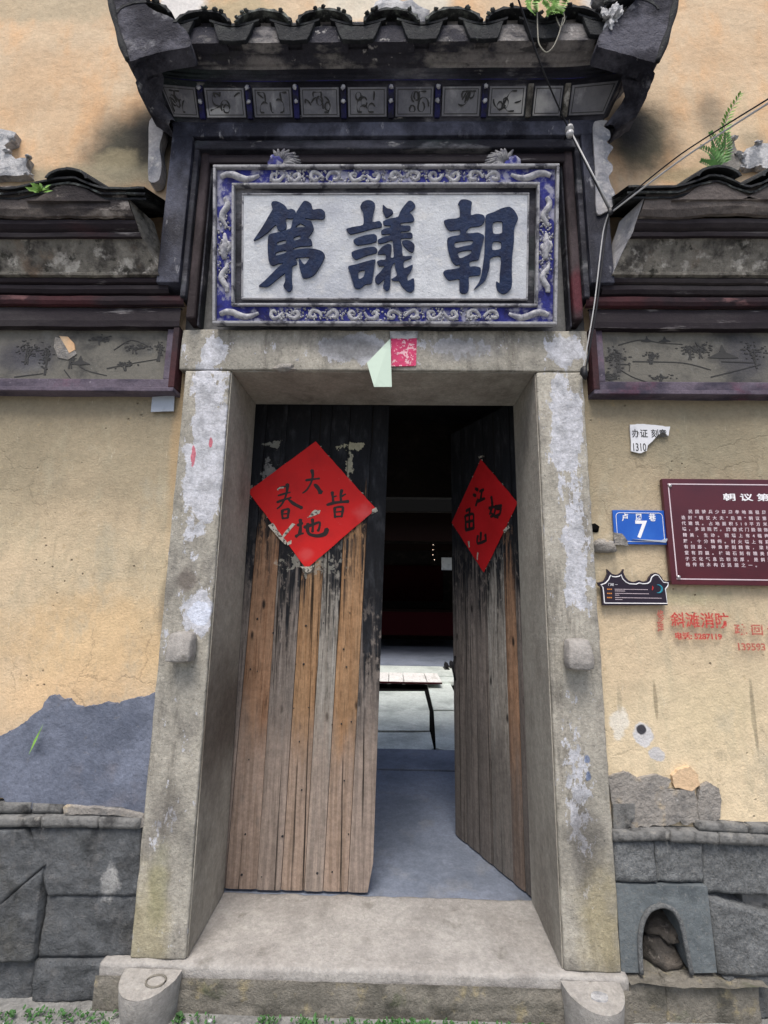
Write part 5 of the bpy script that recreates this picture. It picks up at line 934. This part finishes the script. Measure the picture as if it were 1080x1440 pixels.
# ================================================================ SIDE EAVES WITH MOULDINGS
def side_eave(s_):
    lab = 'left' if s_ < 0 else 'right'
    e = thing('side_eave', 'dark tiled eave and grey moulded cornice on the %s of the gate' % lab, 'eave', (s_ * 1.6, 0, 2.7), 'tiled eaves beside the gate')
    far = s_ * 5.0
    def run(name, mat, prof, near, wav=.002, seed=0.):
        nf = near if callable(near) else (lambda y, z: near)
        x0 = (lambda y, z: far); x1 = (lambda y, z: s_ * nf(y, z))
        return extr(prof, x0, x1, 90, wav, seed + s_).build(name, mat, e)
    run('lower_band', 'darkband', [(.05, 2.672), (-.022, 2.672), (-.026, 2.70), (-.022, 2.768), (.0, 2.772)], .95)
    run('red_band', 'redband', [(-.022, 2.772), (-.040, 2.775), (-.048, 2.79), (-.048, 2.808), (-.040, 2.820), (-.02, 2.823)], .93)
    run('black_band', 'darkband', [(-.02, 2.823), (-.050, 2.826), (-.060, 2.84), (-.062, 2.858), (-.056, 2.864), (-.070, 2.868), (-.076, 2.88), (-.07, 2.892)], lambda y, z: 1.0)
    run('cove_foot', 'cove', [(-.07, 2.892), (-.086, 2.895), (-.088, 2.906), (-.082, 2.912)], lambda y, z: 1.035 + (z - 2.892) * .5)
    run('cove', 'cove', [(-.082, 2.912), (-.092, 2.94), (-.108, 2.98), (-.128, 3.02), (-.135, 3.036)], lambda y, z: 1.045 + (z - 2.912) * .42)
    run('dark_moulding', 'darkband', [(-.135, 3.036), (-.150, 3.036), (-.154, 3.05), (-.146, 3.062), (-.158, 3.07), (-.170, 3.085), (-.172, 3.104)], lambda y, z: 1.10 + (z - 3.036) * .3)
    run('mortar_band', 'brownfascia', [(-.172, 3.104), (-.186, 3.106), (-.200, 3.13), (-.205, 3.165), (-.207, 3.24)], lambda y, z: 1.12 + (z - 3.1) * .3, wav=.008)
    # lime plastered end of the cornice
    ed = [(1.035, -.075, 2.89), (1.045, -.084, 2.912), (1.075, -.11, 2.98), (1.10, -.135, 3.036), (1.105, -.152, 3.05), (1.12, -.172, 3.104), (1.13, -.19, 3.14), (1.14, -.205, 3.18)]
    g = Geo(); n = len(ed)
    g.grid(lambda u, v: (s_ * (ed[round(v * (n - 1))][0] - .045 * u), ed[round(v * (n - 1))][1] + .13 * u + .004 * fbm(u, v * 3, s_, 3), ed[round(v * (n - 1))][2] + .004 * fbm(u * 2, v * 2, 3, 3)), 3, n - 1)
    g.build('plaster_end', 'whitestrip' if s_ > 0 else 'cove', e)
    # tiles: broad shallow pans with a cover tile over each joint; layered edges
    crest = [-1.4061, -1.9727] if s_ < 0 else [1.4449, 1.7227, 2.0066]
    step = -.42 if s_ < 0 else .36
    while abs(crest[-1]) < 4.6: crest.append(crest[-1] + step)
    edges = [s_ * 1.06] + crest
    for i in range(len(edges) - 1):
        a, c_ = edges[i], edges[i + 1]; hgt = .0
        first = i == 0
        for lay in range(3):
            def pan(u, v, r=0., a=a, c_=c_, lay=lay, first=first):
                sag = .055 * (.5 - .5 * math.cos(2 * math.pi * u) if not first or u > .5 else 1.)
                zz = 3.262 - sag - .016 * lay + .006 * fbm(u * 3 + i, lay, v, 2)
                return (a + (c_ - a) * u, -.232 + .012 * lay + .27 * v, zz + .15 * v + r)
            g = Geo(); g.grid(lambda u, v: pan(u, v), 12, 3); g.grid(lambda u, v: pan(u, v, .010), 12, 3)
            g.f += [(k, k + 1, 52 + k + 1, 52 + k) for k in range(12)]
            g.build('pan_tile', 'tile' if lay != 1 else 'capmoss', e)
        if i > 0:
            g = Geo()
            def cov(u, v, r=0., a=a):
                a_ = math.pi * (u * .94 + .03); return (a - math.cos(a_) * (.085 + r), -.245 + .28 * v, 3.245 + math.sin(a_) * (.048 + r) + .15 * v + .003 * fbm(a + u, v, 0, 6))
            g.grid(lambda u, v: cov(u, v), 12, 3); g.grid(lambda u, v: cov(u, v, .012), 12, 3); g.f += [(k, k + 1, 52 + k + 1, 52 + k) for k in range(12)]
            g.build('cover_tile', 'tile', e)
            poly = [(a - .10, 3.165), (a + .10, 3.165), (a + .055, 3.21), (a + .05, 3.27), (a - .05, 3.27), (a - .055, 3.21)]
            Geo().slab(jag([(a + .19 * (k / 9 - 1), 3.165 + .095 * (.5 - .5 * math.cos(math.pi * k / 9))) for k in range(19)], 1, .006, i), -.214, -.19).build('mortar_pad', 'brownfascia', e, bevel=.004)
    Geo().add([(far, -.20, 3.20), (s_ * 1.06, -.20, 3.20), (s_ * 1.06, .05, 3.40), (far, .05, 3.40)], [(0, 1, 2, 3)]).build('roof_bed', 'tile', e)
    # mural with its frame
    m = thing('painted_mural', 'long faded ink landscape mural in a purple-grey frame %s of the lintel' % lab, 'mural', (s_ * 1.5, 0, 2.4), 'murals beside the door')
    x1 = .950
    def bx(g, a, c_, *r): return g.box(min(s_ * a, s_ * c_), max(s_ * a, s_ * c_), *r)
    bx(Geo(), x1 + .06, 3.4, .012, .05, 2.41, 2.672).build('picture', 'picture', m)
    bx(Geo(), x1, 3.4, -.022, .05, 2.352, 2.372).build('frame_rail', 'pframe', m, bevel=.003)
    bx(Geo(), x1 + .015, 3.4, -.008, .05, 2.3725, 2.418).build('frame_rail', 'pframe', m, bevel=.004)
    bx(Geo(), x1, x1 + .028, -.020, .05, 2.373, 2.671).build('frame_stile', 'redband', m, bevel=.003)
    bx(Geo(), x1 + .0285, x1 + .062, -.006, .05, 2.419, 2.671).build('frame_stile', 'pframe', m, bevel=.003)
    return e, m
EL, ML = side_eave(-1); ER, MR = side_eave(1)
def scene_paint(m, trees, hills, huts, seed):
    """faded ink painting: every tree a spray of leaf dabs over brushed trunks"""
    rr = random.Random(seed); g = Geo(); yb = .0105
    def dab(x, z, w_, h_, y=yb):
        a = rr.uniform(0, 3); g.slab([(x + w_ * math.cos(a + q * 1.257) * rr.uniform(.6, 1.1), z + h_ * math.sin(a + q * 1.257) * rr.uniform(.6, 1.1)) for q in range(5)], y - rr.uniform(0, .0009), .0125)
    for x, z, w_, h_, n in trees:
        for k in range(n): dab(x + rr.gauss(0, w_ * .5), z + rr.gauss(0, h_ * .4), rr.uniform(.004, .010), rr.uniform(.002, .005))
        for k in range(3):
            g.slab(brush([(x + rr.uniform(-.01, .01), z - h_ * 1.6), (x + rr.uniform(-.3, .3) * w_, z)], .003, .0015), yb - .0002 * k, .0125)
    for pts in hills: g.slab(brush(pts, .0022, .0012), yb - .0003, .0125)
    for x, z, s_ in huts:
        g.slab([(x - .07 * s_, z), (x - .02 * s_, z + .025 * s_), (x, z + .035 * s_), (x + .02 * s_, z + .025 * s_), (x + .07 * s_, z), (x, z - .004)], yb - .0005, .0125)
        g.slab([(x - .015 * s_, z + .03 * s_), (x, z + .065 * s_), (x + .015 * s_, z + .03 * s_)], yb - .0007, .0125)
    o = g.build('ink_drawing', 'inkgrey', m); o['kind'] = 'stuff'
scene_paint(MR, [(1.0808,2.5537,0.05,0.05,70),(1.4632,2.5908,0.06,0.03,70),(1.414,2.5835,0.05,0.03,40),(1.7032,2.5742,0.06,0.05,60),(1.2332,2.5544,0.04,0.025,30),(1.2724,2.4496,0.06,0.015,30),(1.0473,2.4483,0.04,0.03,60)],
    [[(1.0912,2.6071),(1.191,2.6325),(1.2875,2.6186),(1.3844,2.6118)],[(1.15,2.5258),(1.3754,2.5199),(1.5004,2.4856)],[(1.0672,2.5008),(1.1439,2.4489),(1.2373,2.4148)],[(1.4966,2.4508),(1.6285,2.4862),(1.7279,2.5146)],[(1.5531,2.5278),(1.6967,2.5215)],[(1.0842,2.5114),(1.1324,2.5082),(1.13,2.4767)]], [(1.5615,2.5454,1.0),(1.223,2.6254,0.4),(1.3045,2.6258,0.4)], 3)
scene_paint(ML, [(-1.3425,2.6299,0.045,0.02,40),(-1.6765,2.5774,0.06,0.05,60),(-1.5861,2.5415,0.03,0.06,40),(-1.1677,2.5868,0.06,0.02,50),(-1.4673,2.542,0.02,0.04,30),(-1.0487,2.5801,0.02,0.04,40),(-1.2088,2.5001,0.05,0.02,30)],
    [[(-1.2677,2.5719),(-1.1886,2.6232),(-1.0824,2.5799)],[(-1.4649,2.524),(-1.3904,2.4706),(-1.2861,2.4426)],[(-1.4915,2.4701),(-1.4316,2.3993)],[(-1.7224,2.4332),(-1.5901,2.4517)],[(-1.2904,2.4782),(-1.1591,2.5075),(-1.0601,2.5259)]], [(-1.4211,2.4991,0.7)], 8)
q = [(-1.5551,2.6364),(-1.5053,2.6219),(-1.4595,2.5856),(-1.4412,2.5494),(-1.478,2.5203),(-1.5269,2.5309),(-1.5548,2.5852)]
Geo().slab(q, .008, .0125).build('bare_spot', 'bare', ML, label='chipped spot showing pale mortar')
q = [(-1.5351,2.6401),(-1.4936,2.6366),(-1.458,2.6002),(-1.4508,2.5711),(-1.4756,2.5529),(-1.5013,2.5927)]
Geo().slab(q, .0065, .0125).build('ochre_spot', 'ochre', ML, label='chipped spot showing yellow clay')

# ================================================================ SIGNS AND PAPERS
YB = .022
# maroon board
mb = thing('information_board', 'maroon metal board with rows of pale Chinese text at the right edge', 'sign', (1.5, .03, 1.7))
q = [(1.2421,1.9781),(1.23,1.5137),(1.6977,1.9697),(1.639,1.5133)]
bx0 = (q[0][0] + q[1][0]) / 2; bz1 = (q[0][1] + q[2][1]) / 2; bz0 = (q[1][1] + q[3][1]) / 2; bx1 = bx0 + .66
Geo().box(bx0, bx1, .016, .036, bz0, bz1).build('panel', 'maroon', mb, bevel=.002)
g = Geo(); i_ = .022; t_ = .0045
for r in ((bx0 + i_, bx1 - i_, bz1 - i_ - t_, bz1 - i_), (bx0 + i_, bx1 - i_, bz0 + i_, bz0 + i_ + t_), (bx0 + i_, bx0 + i_ + t_, bz0 + i_ + t_ + .0003, bz1 - i_ - t_ - .0003), (bx1 - i_ - t_, bx1 - i_, bz0 + i_ + t_ + .0003, bz1 - i_ - t_ - .0003)):
    g.box(r[0], r[1], .0148, .0158, r[2], r[3])
g.build('border_line', 'dimwhite', mb)
for x in (bx0 + i_ + .008, bx1 - i_ - .008):
    for z in (bz0 + i_ + .010, bz1 - i_ - .010): Geo().tube([(x, .0145, z), (x, .009, z)], [.0085, .006], 14).build('screw', 'metal', mb, smooth=True)
LINES = [('民国骑兵少将周孝地高祖周', 970, 717), ('诰封“朝议大夫”后建“朝议第', 958, 725), ('代建筑。占地面积510平方米', 958, 733), ('墙，多进院落。牌楼式门脸装饰', 959, 741), ('精美、生动。照墙上有4幅梅', 960, 750), ('雕，十分精细。封火墙上有彩', 961, 758), ('有回廊、神龛雕刻精致，梁柱', 962, 766), ('堂有牌匾。柱础石刻有精美的', 962, 774), ('子文化气息比较浓厚，是斜滩', 963, 782), ('格传统木构古民居之一。', 964, 791)]
W0 = 1.3017; WL = [1.821,1.7944,1.7696,1.7448,1.7186,1.6925,1.6681,1.6423,1.6165,1.5924]
WE = 1.6646
for i, (tx, px, py) in enumerate(LINES):
    ind = .034 if i == 0 else 0
    vs, fs = text_geo(tx, 0, 0, 1, 1); wmax = max(v[0] for v in vs) or 1
    width = (WE - W0 - ind) if i < 9 else (WE - W0) * .82
    size = .0178
    w1, w2 = (max(v[0] for v in text_geo(tx, 0, 0, size, spacing=q_)[0]) for q_ in (1, 1.5))
    sp = 1 + .5 * (width - w1) / (w2 - w1)
    vs, fs = text_geo(tx, W0 + ind, WL[i], size, 1., .0152, .0006, spacing=sp, bold=.00025)
    g = Geo(); g.add(vs, fs); g.build('text_line', 'dimwhite', mb)
tt = [(1.4904,1.8807),(1.6886,1.8827)]
vs, fs = text_geo('朝 议 第', 0, 0, 1, 1); wmax = max(v[0] for v in vs)
vs, fs = text_geo('朝 议 第', tt[0][0], tt[0][1], .034, (tt[1][0] - tt[0][0]) / (wmax * .034), .0152, .0008, bold=.0007)
g = Geo(); g.add(vs, fs); g.build('title_text', 'white', mb)
# blue number plate
bp = thing('house_number_plate', 'blue enamel plate with white street name and number seven', 'sign', (1.1, .03, 1.7))
q = [(1.0134,1.8302),(1.2445,1.8358),(1.2366,1.6833),(1.0182,1.6837)]
x0 = (q[0][0] + q[3][0]) / 2; x1 = (q[1][0] + q[2][0]) / 2; z1 = (q[0][1] + q[1][1]) / 2; z0 = (q[2][1] + q[3][1]) / 2
Geo().box(x0, x1, .026, .036, z0, z1).build('plate', 'blueplate', bp, bevel=.0015)
i_ = .012; t_ = .0022; g = Geo(); w = x1 - x0
rc = .016; path = []
for cx, cz, a0 in ((x1 - i_ - rc, z1 - i_ - rc, 0), (x0 + i_ + rc, z1 - i_ - rc, 90), (x0 + i_ + rc, z0 + i_ + rc, 180), (x1 - i_ - rc, z0 + i_ + rc, 270)):
    path += [(cx + rc * math.cos(math.radians(a0 + k * 22.5)), .0255, cz + rc * math.sin(math.radians(a0 + k * 22.5))) for k in range(5)]
g.tube(path + [path[0]], .0013, 5); g.build('border_line', 'white', bp)
for tx, fx, fz, sz in (('卢', .16, .70, .036), ('周', .42, .70, .036), ('巷', .68, .70, .036)):
    vs, fs = text_geo(tx, x0 + w * fx, z0 + (z1 - z0) * fz, sz, .85, .0252, .0006, bold=.0006); g = Geo(); g.add(vs, fs); g.build('character', 'white', bp)
vs, fs = text_geo('7', x0 + w * .40, z0 + (z1 - z0) * .20, .105, 1.0, .0252, .0006, bold=.002); g = Geo(); g.add(vs, fs); g.build('digit', 'white', bp)
Geo().prism([(x0 + .07, z0 + .022), (x1 - .012, z0 + .008), (x1 + .001, z0 + .028), (x1 - .03, z0 + .018)], lambda u, v: (u, .018, v), lambda u, v: (u, .0245, v)).build('peeled_film', 'bluegreypaper', bp)
Geo().slab(jag([(x0 - .004, z0 - .004), (x0 + .055, z0 - .006), (x0 + .05, z0 + .018), (x0 + .03, z0 + .045), (x0 - .005, z0 + .05)], 4, .004, 2), .0225, .0255).build('mortar_smear', 'bare', bp)
# silhouette board
sb = thing('roofline_sign', 'small black sign cut like a temple roofline with a white outline', 'sign', (1.1, .03, 1.4))
SO = [(0.9268,1.5186),(0.9422,1.5203),(0.9548,1.5259),(0.9649,1.5389),(0.9723,1.5573),(0.9705,1.5757),(0.9805,1.5651),(0.9905,1.556),(1.0055,1.5516),(1.021,1.5549),(1.0308,1.5627),(1.0417,1.5772),(1.0392,1.5613),(1.046,1.5415),(1.0587,1.5279),(1.0736,1.5236),(1.0904,1.5247),(1.103,1.53),(1.1133,1.5256),(1.1285,1.5252),(1.1396,1.5305),(1.1485,1.5459),(1.1602,1.5582),(1.1743,1.5624),(1.1877,1.5586),(1.1973,1.5465),(1.2037,1.5329),(1.2168,1.527),(1.2352,1.5288),(1.2284,1.5211),(1.2243,1.5089),(1.2124,1.4951),(1.2132,1.4276),(0.9417,1.4231),(0.9428,1.4839),(0.9408,1.499),(0.932,1.505)]
vs, fs = fill_mesh([SO], lambda a, b_, c_: (a, .026 - c_, b_), .012); g = Geo(); g.add(vs, fs); g.build('panel', 'boardblack', sb, bevel=.001)
SI = [(0.95,1.4328),(0.9489,1.484),(0.9475,1.4991),(0.9399,1.5081),(0.9602,1.516),(0.9734,1.5298),(0.984,1.5498),(0.9912,1.5438),(1.0048,1.5425),(1.0204,1.5457),(1.0285,1.5519),(1.0333,1.5352),(1.046,1.5217),(1.0607,1.5143),(1.088,1.5131),(1.1021,1.5185),(1.1155,1.515),(1.1369,1.5168),(1.1482,1.5246),(1.1559,1.5429),(1.1673,1.5522),(1.1751,1.5539),(1.1855,1.5509),(1.1934,1.5373),(1.2042,1.5223),(1.2238,1.5204),(1.2212,1.5089),(1.2094,1.4951),(1.2114,1.435)]
g = Geo(); pp = [(a, .0196, b_) for a, b_ in SI]; g.tube(pp + [pp[0]], .0022, 5); g.build('outline', 'white', sb)
LG = [[(0.9971,1.4913),(1.1338,1.4931)],[(0.9966,1.484),(1.0376,1.4846)],[(0.9974,1.4738),(1.1339,1.4756)],[(0.9968,1.4665),(1.0135,1.4668)],[(0.9961,1.4563),(1.1883,1.459)],[(0.9964,1.4485),(1.0258,1.4489)]]
g = Geo(); rr = random.Random(5)
for (a, c_) in LG:
    x = a[0]
    while x < c_[0]:
        l_ = rr.uniform(.002, .0045); g.box(x, x + l_, .0192, .0198, a[1] - .0012, a[1] + .0012); x += l_ + .0012
g.build('fine_print', 'dimwhite', sb)
g = Geo()
for a, c_ in [[(0.9652,1.4908),(0.9865,1.4911)],[(0.964,1.4733),(0.9852,1.4736)],[(0.9627,1.4558),(0.984,1.4561)]]:
    for k in range(3): x = a[0] + (c_[0] - a[0]) * k / 3; g.box(x, x + (c_[0] - a[0]) * .26, .0192, .0198, a[1] - .0025, a[1] + .0025)
g.build('orange_print', 'orangeprint', sb)
tq = (0.97,1.5058)
vs, fs = text_geo('门楼 一', tq[0], tq[1], .0125, 1.0, .0195, .0004); g = Geo(); g.add(vs, fs); g.build('title_text', 'white', sb)
cq = (1.1778,1.4952)
g = Geo(); g.tube([(cq[0] + .017 * math.cos(a_ * .3 - 1.9), .0196, cq[1] + .017 * math.sin(a_ * .3 - 1.9)) for a_ in range(13)], [.001 + .003 * math.sin(a_ * .26) for a_ in range(13)], 5); g.build('swirl_print', 'tealprint', sb)
g = Geo(); g.tube([(cq[0] - .024, .0196, cq[1] - .006), (cq[0] - .020, .0196, cq[1] + .004), (cq[0] - .022, .0196, cq[1] + .012)], [.002, .003, .001], 5); g.build('red_print', 'redprint', sb)
# torn sticker
q = [(1.124,2.2278),(1.1848,2.2317),(1.248,2.2254),(1.3046,2.2191),(1.2913,2.1787),(1.2735,2.1919),(1.247,2.1783),(1.2262,2.1581),(1.1986,2.1312),(1.1901,2.1046),(1.1577,2.0944),(1.1204,2.1007)]
sk = thing('torn_sticker', 'torn white phone sticker with faded grey characters above the blue plate', 'sticker', (1.15, .03, 2.1))
Geo().slab(jag(q, 5, .004, 2), .031, .036).build('sheet', 'sticker', sk)
tq = [(1.1291,2.1707),(1.1238,2.1041),(1.2787,2.1786)]
for tx, k, sz in (('办证', 0, .042), ('刻章', 1, .042)):
    vs, fs = text_geo(tx, tq[0][0] + k * .085, tq[0][1], sz, .85, .0306, .0005, bold=.0006); g = Geo(); g.add(vs, fs); g.build('text_line', 'inkgrey', sk)
vs, fs = text_geo('1310', tq[1][0], tq[1][1], .052, .62, .0306, .0005, bold=.0004); g = Geo(); g.add(vs, fs); g.build('text_line', 'inkgrey', sk)
# left sticker
q = [(-1.0726,2.3473),(-0.9696,2.355),(-0.9658,2.2781),(-1.0718,2.2738)]
tag(Geo().slab(q, .030, .036).build('blank_sticker', 'bluegreypaper'), 'small blank blue-grey sticker under the left mural beside the pilaster', 'sticker')
# stamped advertisements on the plaster
def stamp(name, label, rows, mat='stamp'):
    t = thing(name, label, 'stamped text', (1.3, .04, 1.3), 'adverts stamped on the plaster')
    for tx, p, sz, sx in rows:
        vs, fs = text_geo(tx, p[0], p[1], sz, sx, .026, .0006, bold=.0012)
        g = Geo(); g.add(vs, fs); g.build('text_line', MAT[mat], t)
stamp('stamped_notice', 'red stamped fire service notice with a phone number under the maroon board', [('斜滩消防', (1.2231,1.3431), .066, .92), ('电话: 5287119', (1.2329,1.2913), .031, 1.05)])
stamp('stamped_notice', 'faint red stamped number at the right edge below the notice', [('疏 回 士', (1.4814,1.3152), .046, 1.15), ('139593', (1.4824,1.2495), .040, 1.0)], 'stampfaint')
stamp('stamped_notice', 'faint smeared red vertical stamp left of the fire service notice', [('修', (1.1691,1.3655), .05, .55), ('理', (1.165,1.3191), .05, .55)], 'stampfaint')
# papers on the lintel
lp = thing('lintel_paper', 'torn crimson printed paper stuck on the middle of the lintel', 'paper', (.08, 0, 2.6))
Geo().slab([(0.0381,2.6292),(0.1572,2.6297),(0.1541,2.491),(0.0364,2.4869)], -.006, .001).build('printed_sheet', 'pinkpaper', lp)
Geo().slab(jag([(0.0311,2.6617),(0.1637,2.6622),(0.1605,2.6261),(0.0348,2.6256)], 5, .003, 3), -.008, -.0065).build('torn_top', 'crumple', lp)
f1 = [(0.0349,2.6221),(-0.069,2.4809),(-0.034,2.3558),(0.0442,2.3656)]
g = Geo(); g.add([(f1[0][0], -.012, f1[0][1]), (f1[1][0], -.05, f1[1][1]), (f1[2][0], -.07, f1[2][1]), (f1[3][0], -.05, f1[3][1]), (f1[0][0] + .002, -.008, f1[0][1] - .06)], [(0, 1, 2), (0, 2, 3), (0, 3, 4)])
o = g.build('hanging_paper', 'greenpaper'); m = o.modifiers.new('solid', 'SOLIDIFY'); m.thickness = .001
tag(o, 'pale green paper corner peeling off and hanging from the lintel', 'paper')

# ================================================================ CABLES
def cable(name, label, pts, r, mat):
    P = cr_open(pts, 8); return tag(Geo().tube([tuple(p) for p in P], r, 8).build(name, mat, smooth=True), label, 'cable', 'cables on the facade')
K = {'a':((0.487,3.8648),-0.55),'b':((0.6653,3.6996),-0.35),'c':((0.8642,3.6074),-0.14),'d':((1.011,3.1526),-0.16),'e':((1.0049,3.0723),-0.12),'f':((0.9564,2.7449),-0.08),'g':((0.9087,2.4551),-0.03),'h':((1.3082,3.0581),-0.75),'i':((1.1697,3.1557),-0.42)}
def K3(k, dx=0, dz=0): (x, z), y = K[k]; return (x + dx, y, z + dz)
cable('power_cable', 'thin dark cable dropping from above the canopy past the insulator to the cable knot', [K3('a'), K3('b'), K3('c'), K3('d')], .0035, 'wireblack')
cable('power_cable', 'pale grey cable running beside the dark one from the insulator to the knot', [K3('c', .006, -.005), K3('d', .006, .006)], .0035, 'wirewhite')
cable('power_cable', 'upper dark cable leaving the knot towards the upper right corner', [K3('d', 0, .004), K3('i', -.004, .012), K3('h', 0, .008)], .0028, 'wireblack')
cable('power_cable', 'white cable leaving the knot towards the upper right corner', [K3('d', .004, -.003), K3('i', .004, -.006), K3('h', .004, -.002)], .0036, 'wirewhite')
cable('power_cable', 'black cable hanging from the knot down to the lintel corner', [K3('d', -.004), K3('e', -.002), K3('f', .004), K3('g', .004)], .0042, 'wireblack')
cable('power_cable', 'white cable hanging from the knot down beside the black one', [K3('d', -.008, -.01), K3('e', -.014), K3('f', -.008), K3('g', -.006, .01)], .0028, 'wirewhite')
kx = K3('d'); tag(blob_rock(kx, (.012, .012, .02), 4, .4, 2).build('cable_knot', 'wireblack', smooth=True), 'black taped knot where the cables meet right of the gate', 'cable knot')
kx = K3('g'); tag(blob_rock((kx[0], kx[1], kx[2] - .01), (.014, .014, .03), 5, .5, 2).build('cable_clamp', 'wireblack', smooth=True), 'black clamp at the lower end of the hanging cables beside the lintel', 'clamp')
kx = K3('c'); ins = thing('insulator', 'small porcelain insulator holding the cable under the canopy corner', 'insulator', kx)
Geo().tube([(kx[0], kx[1] + .0, kx[2] - .03), (kx[0], kx[1], kx[2] - .012), (kx[0], kx[1], kx[2] - .010), (kx[0], kx[1], kx[2] + .004), (kx[0], kx[1], kx[2] + .006), (kx[0], kx[1], kx[2] + .022)], [.014, .018, .010, .010, .02, .016], 14).build('porcelain_body', 'porcelain', ins, smooth=True)
Geo().tube([(kx[0], kx[1] + .06, kx[2] + .02), (kx[0], kx[1], kx[2] + .03), (kx[0] + .002, kx[1], kx[2] + .06)], .004, 8).build('iron_pin', 'wireblack', ins, smooth=True)

# ================================================================ PLANTS
def leaflet(g, p, d, w_, n_=Vector((0, -1, 0))):
    d = Vector(d); p = Vector(p); sdv = d.cross(n_).normalized() * w_
    g.add([p, p + d * .45 + sdv + n_ * .004, p + d, p + d * .45 - sdv], [(0, 1, 2), (0, 2, 3)])
def frond(g, pts, ll, w_, n=9):
    P = cr_open(pts, 6); m = len(P)
    for k in range(1, m):
        t = (P[min(k + 1, m - 1)] - P[k - 1]).normalized(); l_ = ll * (1 - .75 * k / m)
        for s_ in (-1, 1):
            sd_ = t.cross(Vector((0, -1, 0))).normalized() * s_; leaflet(g, P[k], (sd_ + t * .6) * l_ + Vector((0, -.01, 0)), w_ * (1 - .6 * k / m))
        if k == m - 1: leaflet(g, P[k], t * l_, w_ * .5)
fn_ = thing('fern', 'bright green fern growing on the wall above the right side eave', 'plant', (1.6, -.02, 3.5))
FR = [[(1.626,3.5222),(1.5908,3.5765),(1.5213,3.5953)],[(1.6269,3.5303),(1.6098,3.6256),(1.5742,3.6768)],[(1.6356,3.5465),(1.6488,3.6666),(1.6717,3.7794),(1.728,3.8803)],[(1.6251,3.5141),(1.5772,3.5144),(1.5168,3.5169)],[(1.6356,3.5465),(1.657,3.6171),(1.6492,3.6715)]]
for i, f_ in enumerate(FR):
    pts = [(p[0], -.02 - .02 * k, p[1]) for k, p in enumerate(f_)]
    g = Geo(); frond(g, pts, .045, .010); g.build('frond', 'leafbright' if i in (2,) else 'leaf', fn_)
    Geo().tube([tuple(p) for p in cr_open(pts, 4)], .0015, 5).build('stalk', 'stem', fn_)
rw = thing('roof_weed', 'light green weed rooted on the canopy tiles with dangling stems', 'plant', (.8, -.3, 4.1))
for i, pp_ in enumerate([[(0.64,4.0456),(0.6806,4.1091),(0.715,4.0406)],[(0.7201,4.0765),(0.7387,4.0126),(0.7707,3.9807)],[(0.7841,4.0957),(0.7573,4.0124),(0.7147,3.9736)],[(0.6528,4.1256),(0.6458,4.0296),(0.6532,3.9822)],[(0.6922,4.1574),(0.734,4.1081),(0.7908,4.067)]]):
    g = Geo(); frond(g, [(p[0], -.33 - .006 * k, p[1]) for k, p in enumerate(pp_)], .045, .014); g.build('leaf_spray', 'leafbright', rw)
for pp_ in [[(0.6729,4.0771),(0.6691,3.9192),(0.6715,3.834),(0.7002,3.7879),(0.7325,3.8181),(0.7607,3.8871),(0.784,3.9765)],[(0.7861,4.016),(0.7896,3.9647),(0.7689,3.9258),(0.7531,3.9808)]]:
    Geo().tube([(p.x, -.33, p.y) for p in cr_open(pp_, 5)], .0028, 6).build('stem', 'stem', rw, smooth=True)
tf = thing('weed_tuft', 'small bright green tuft sprouting between tiles of the left eave', 'plant', (-1.5138,-0.25,3.1944))
tp = (-1.5117,3.1799)
g = Geo(); rr = random.Random(3)
for k in range(26):
    a = rr.uniform(.2, 2.9); l_ = rr.uniform(.02, .045); leaflet(g, (tp[0] + rr.uniform(-.02, .02), -.25, tp[1] + rr.uniform(-.01, .01)), (math.cos(a) * l_, rr.uniform(-.02, .01), math.sin(a) * l_ * .8), .008)
g.build('leaves', 'leafbright', tf)
lf = [(-1.4025,0.7991),(-1.388,0.8582),(-1.3586,0.9182)]
g = Geo(); leaflet(g, (lf[0][0], .0, lf[0][1]), (lf[2][0] - lf[0][0], 0, lf[2][1] - lf[0][1]), .006); g.build('grass_blade', 'leafbright'); tag(bpy.data.objects['grass_blade'], 'single green blade of grass growing out of the cement patch', 'plant')
# moss and small weeds in the gutter
g = Geo(); rr = random.Random(9)
segs = [(-1.4, -.86, 260), (-.84, -.55, 480), (-.4, .9, 1300), (1.0, 1.35, 220)]
for a, c_, n in segs:
    for k in range(n):
        x = rr.uniform(a, c_); dens = fbm(x, 3, 1, 4)
        if dens < -.12 and rr.random() < .85: continue
        y = -.05 - abs(rr.gauss(0, .03)); z = -.042
        if abs(x - -0.8045) < .11 or abs(x - 0.7836) < .11: y -= .13
        an = rr.uniform(0, 6.28); l_ = rr.uniform(.006, .016); leaflet(g, (x, y, z + rr.uniform(0, .014)), (math.cos(an) * l_, math.sin(an) * l_, rr.uniform(.002, .012)), l_ * .4, Vector((0, 0, 1)))
o = g.build('moss', 'moss'); o['kind'] = 'stuff'
g = Geo()
for k in range(60):
    x = rr.uniform(-1.5, 1.4); y = -.06 - abs(rr.gauss(0, .08)); g2 = blob_rock((x, y, -.04), (rr.uniform(.004, .012),) * 3, k, .5, 1); g.add(g2.v, g2.f)
o = g.build('gravel', 'crumple'); o['kind'] = 'stuff'
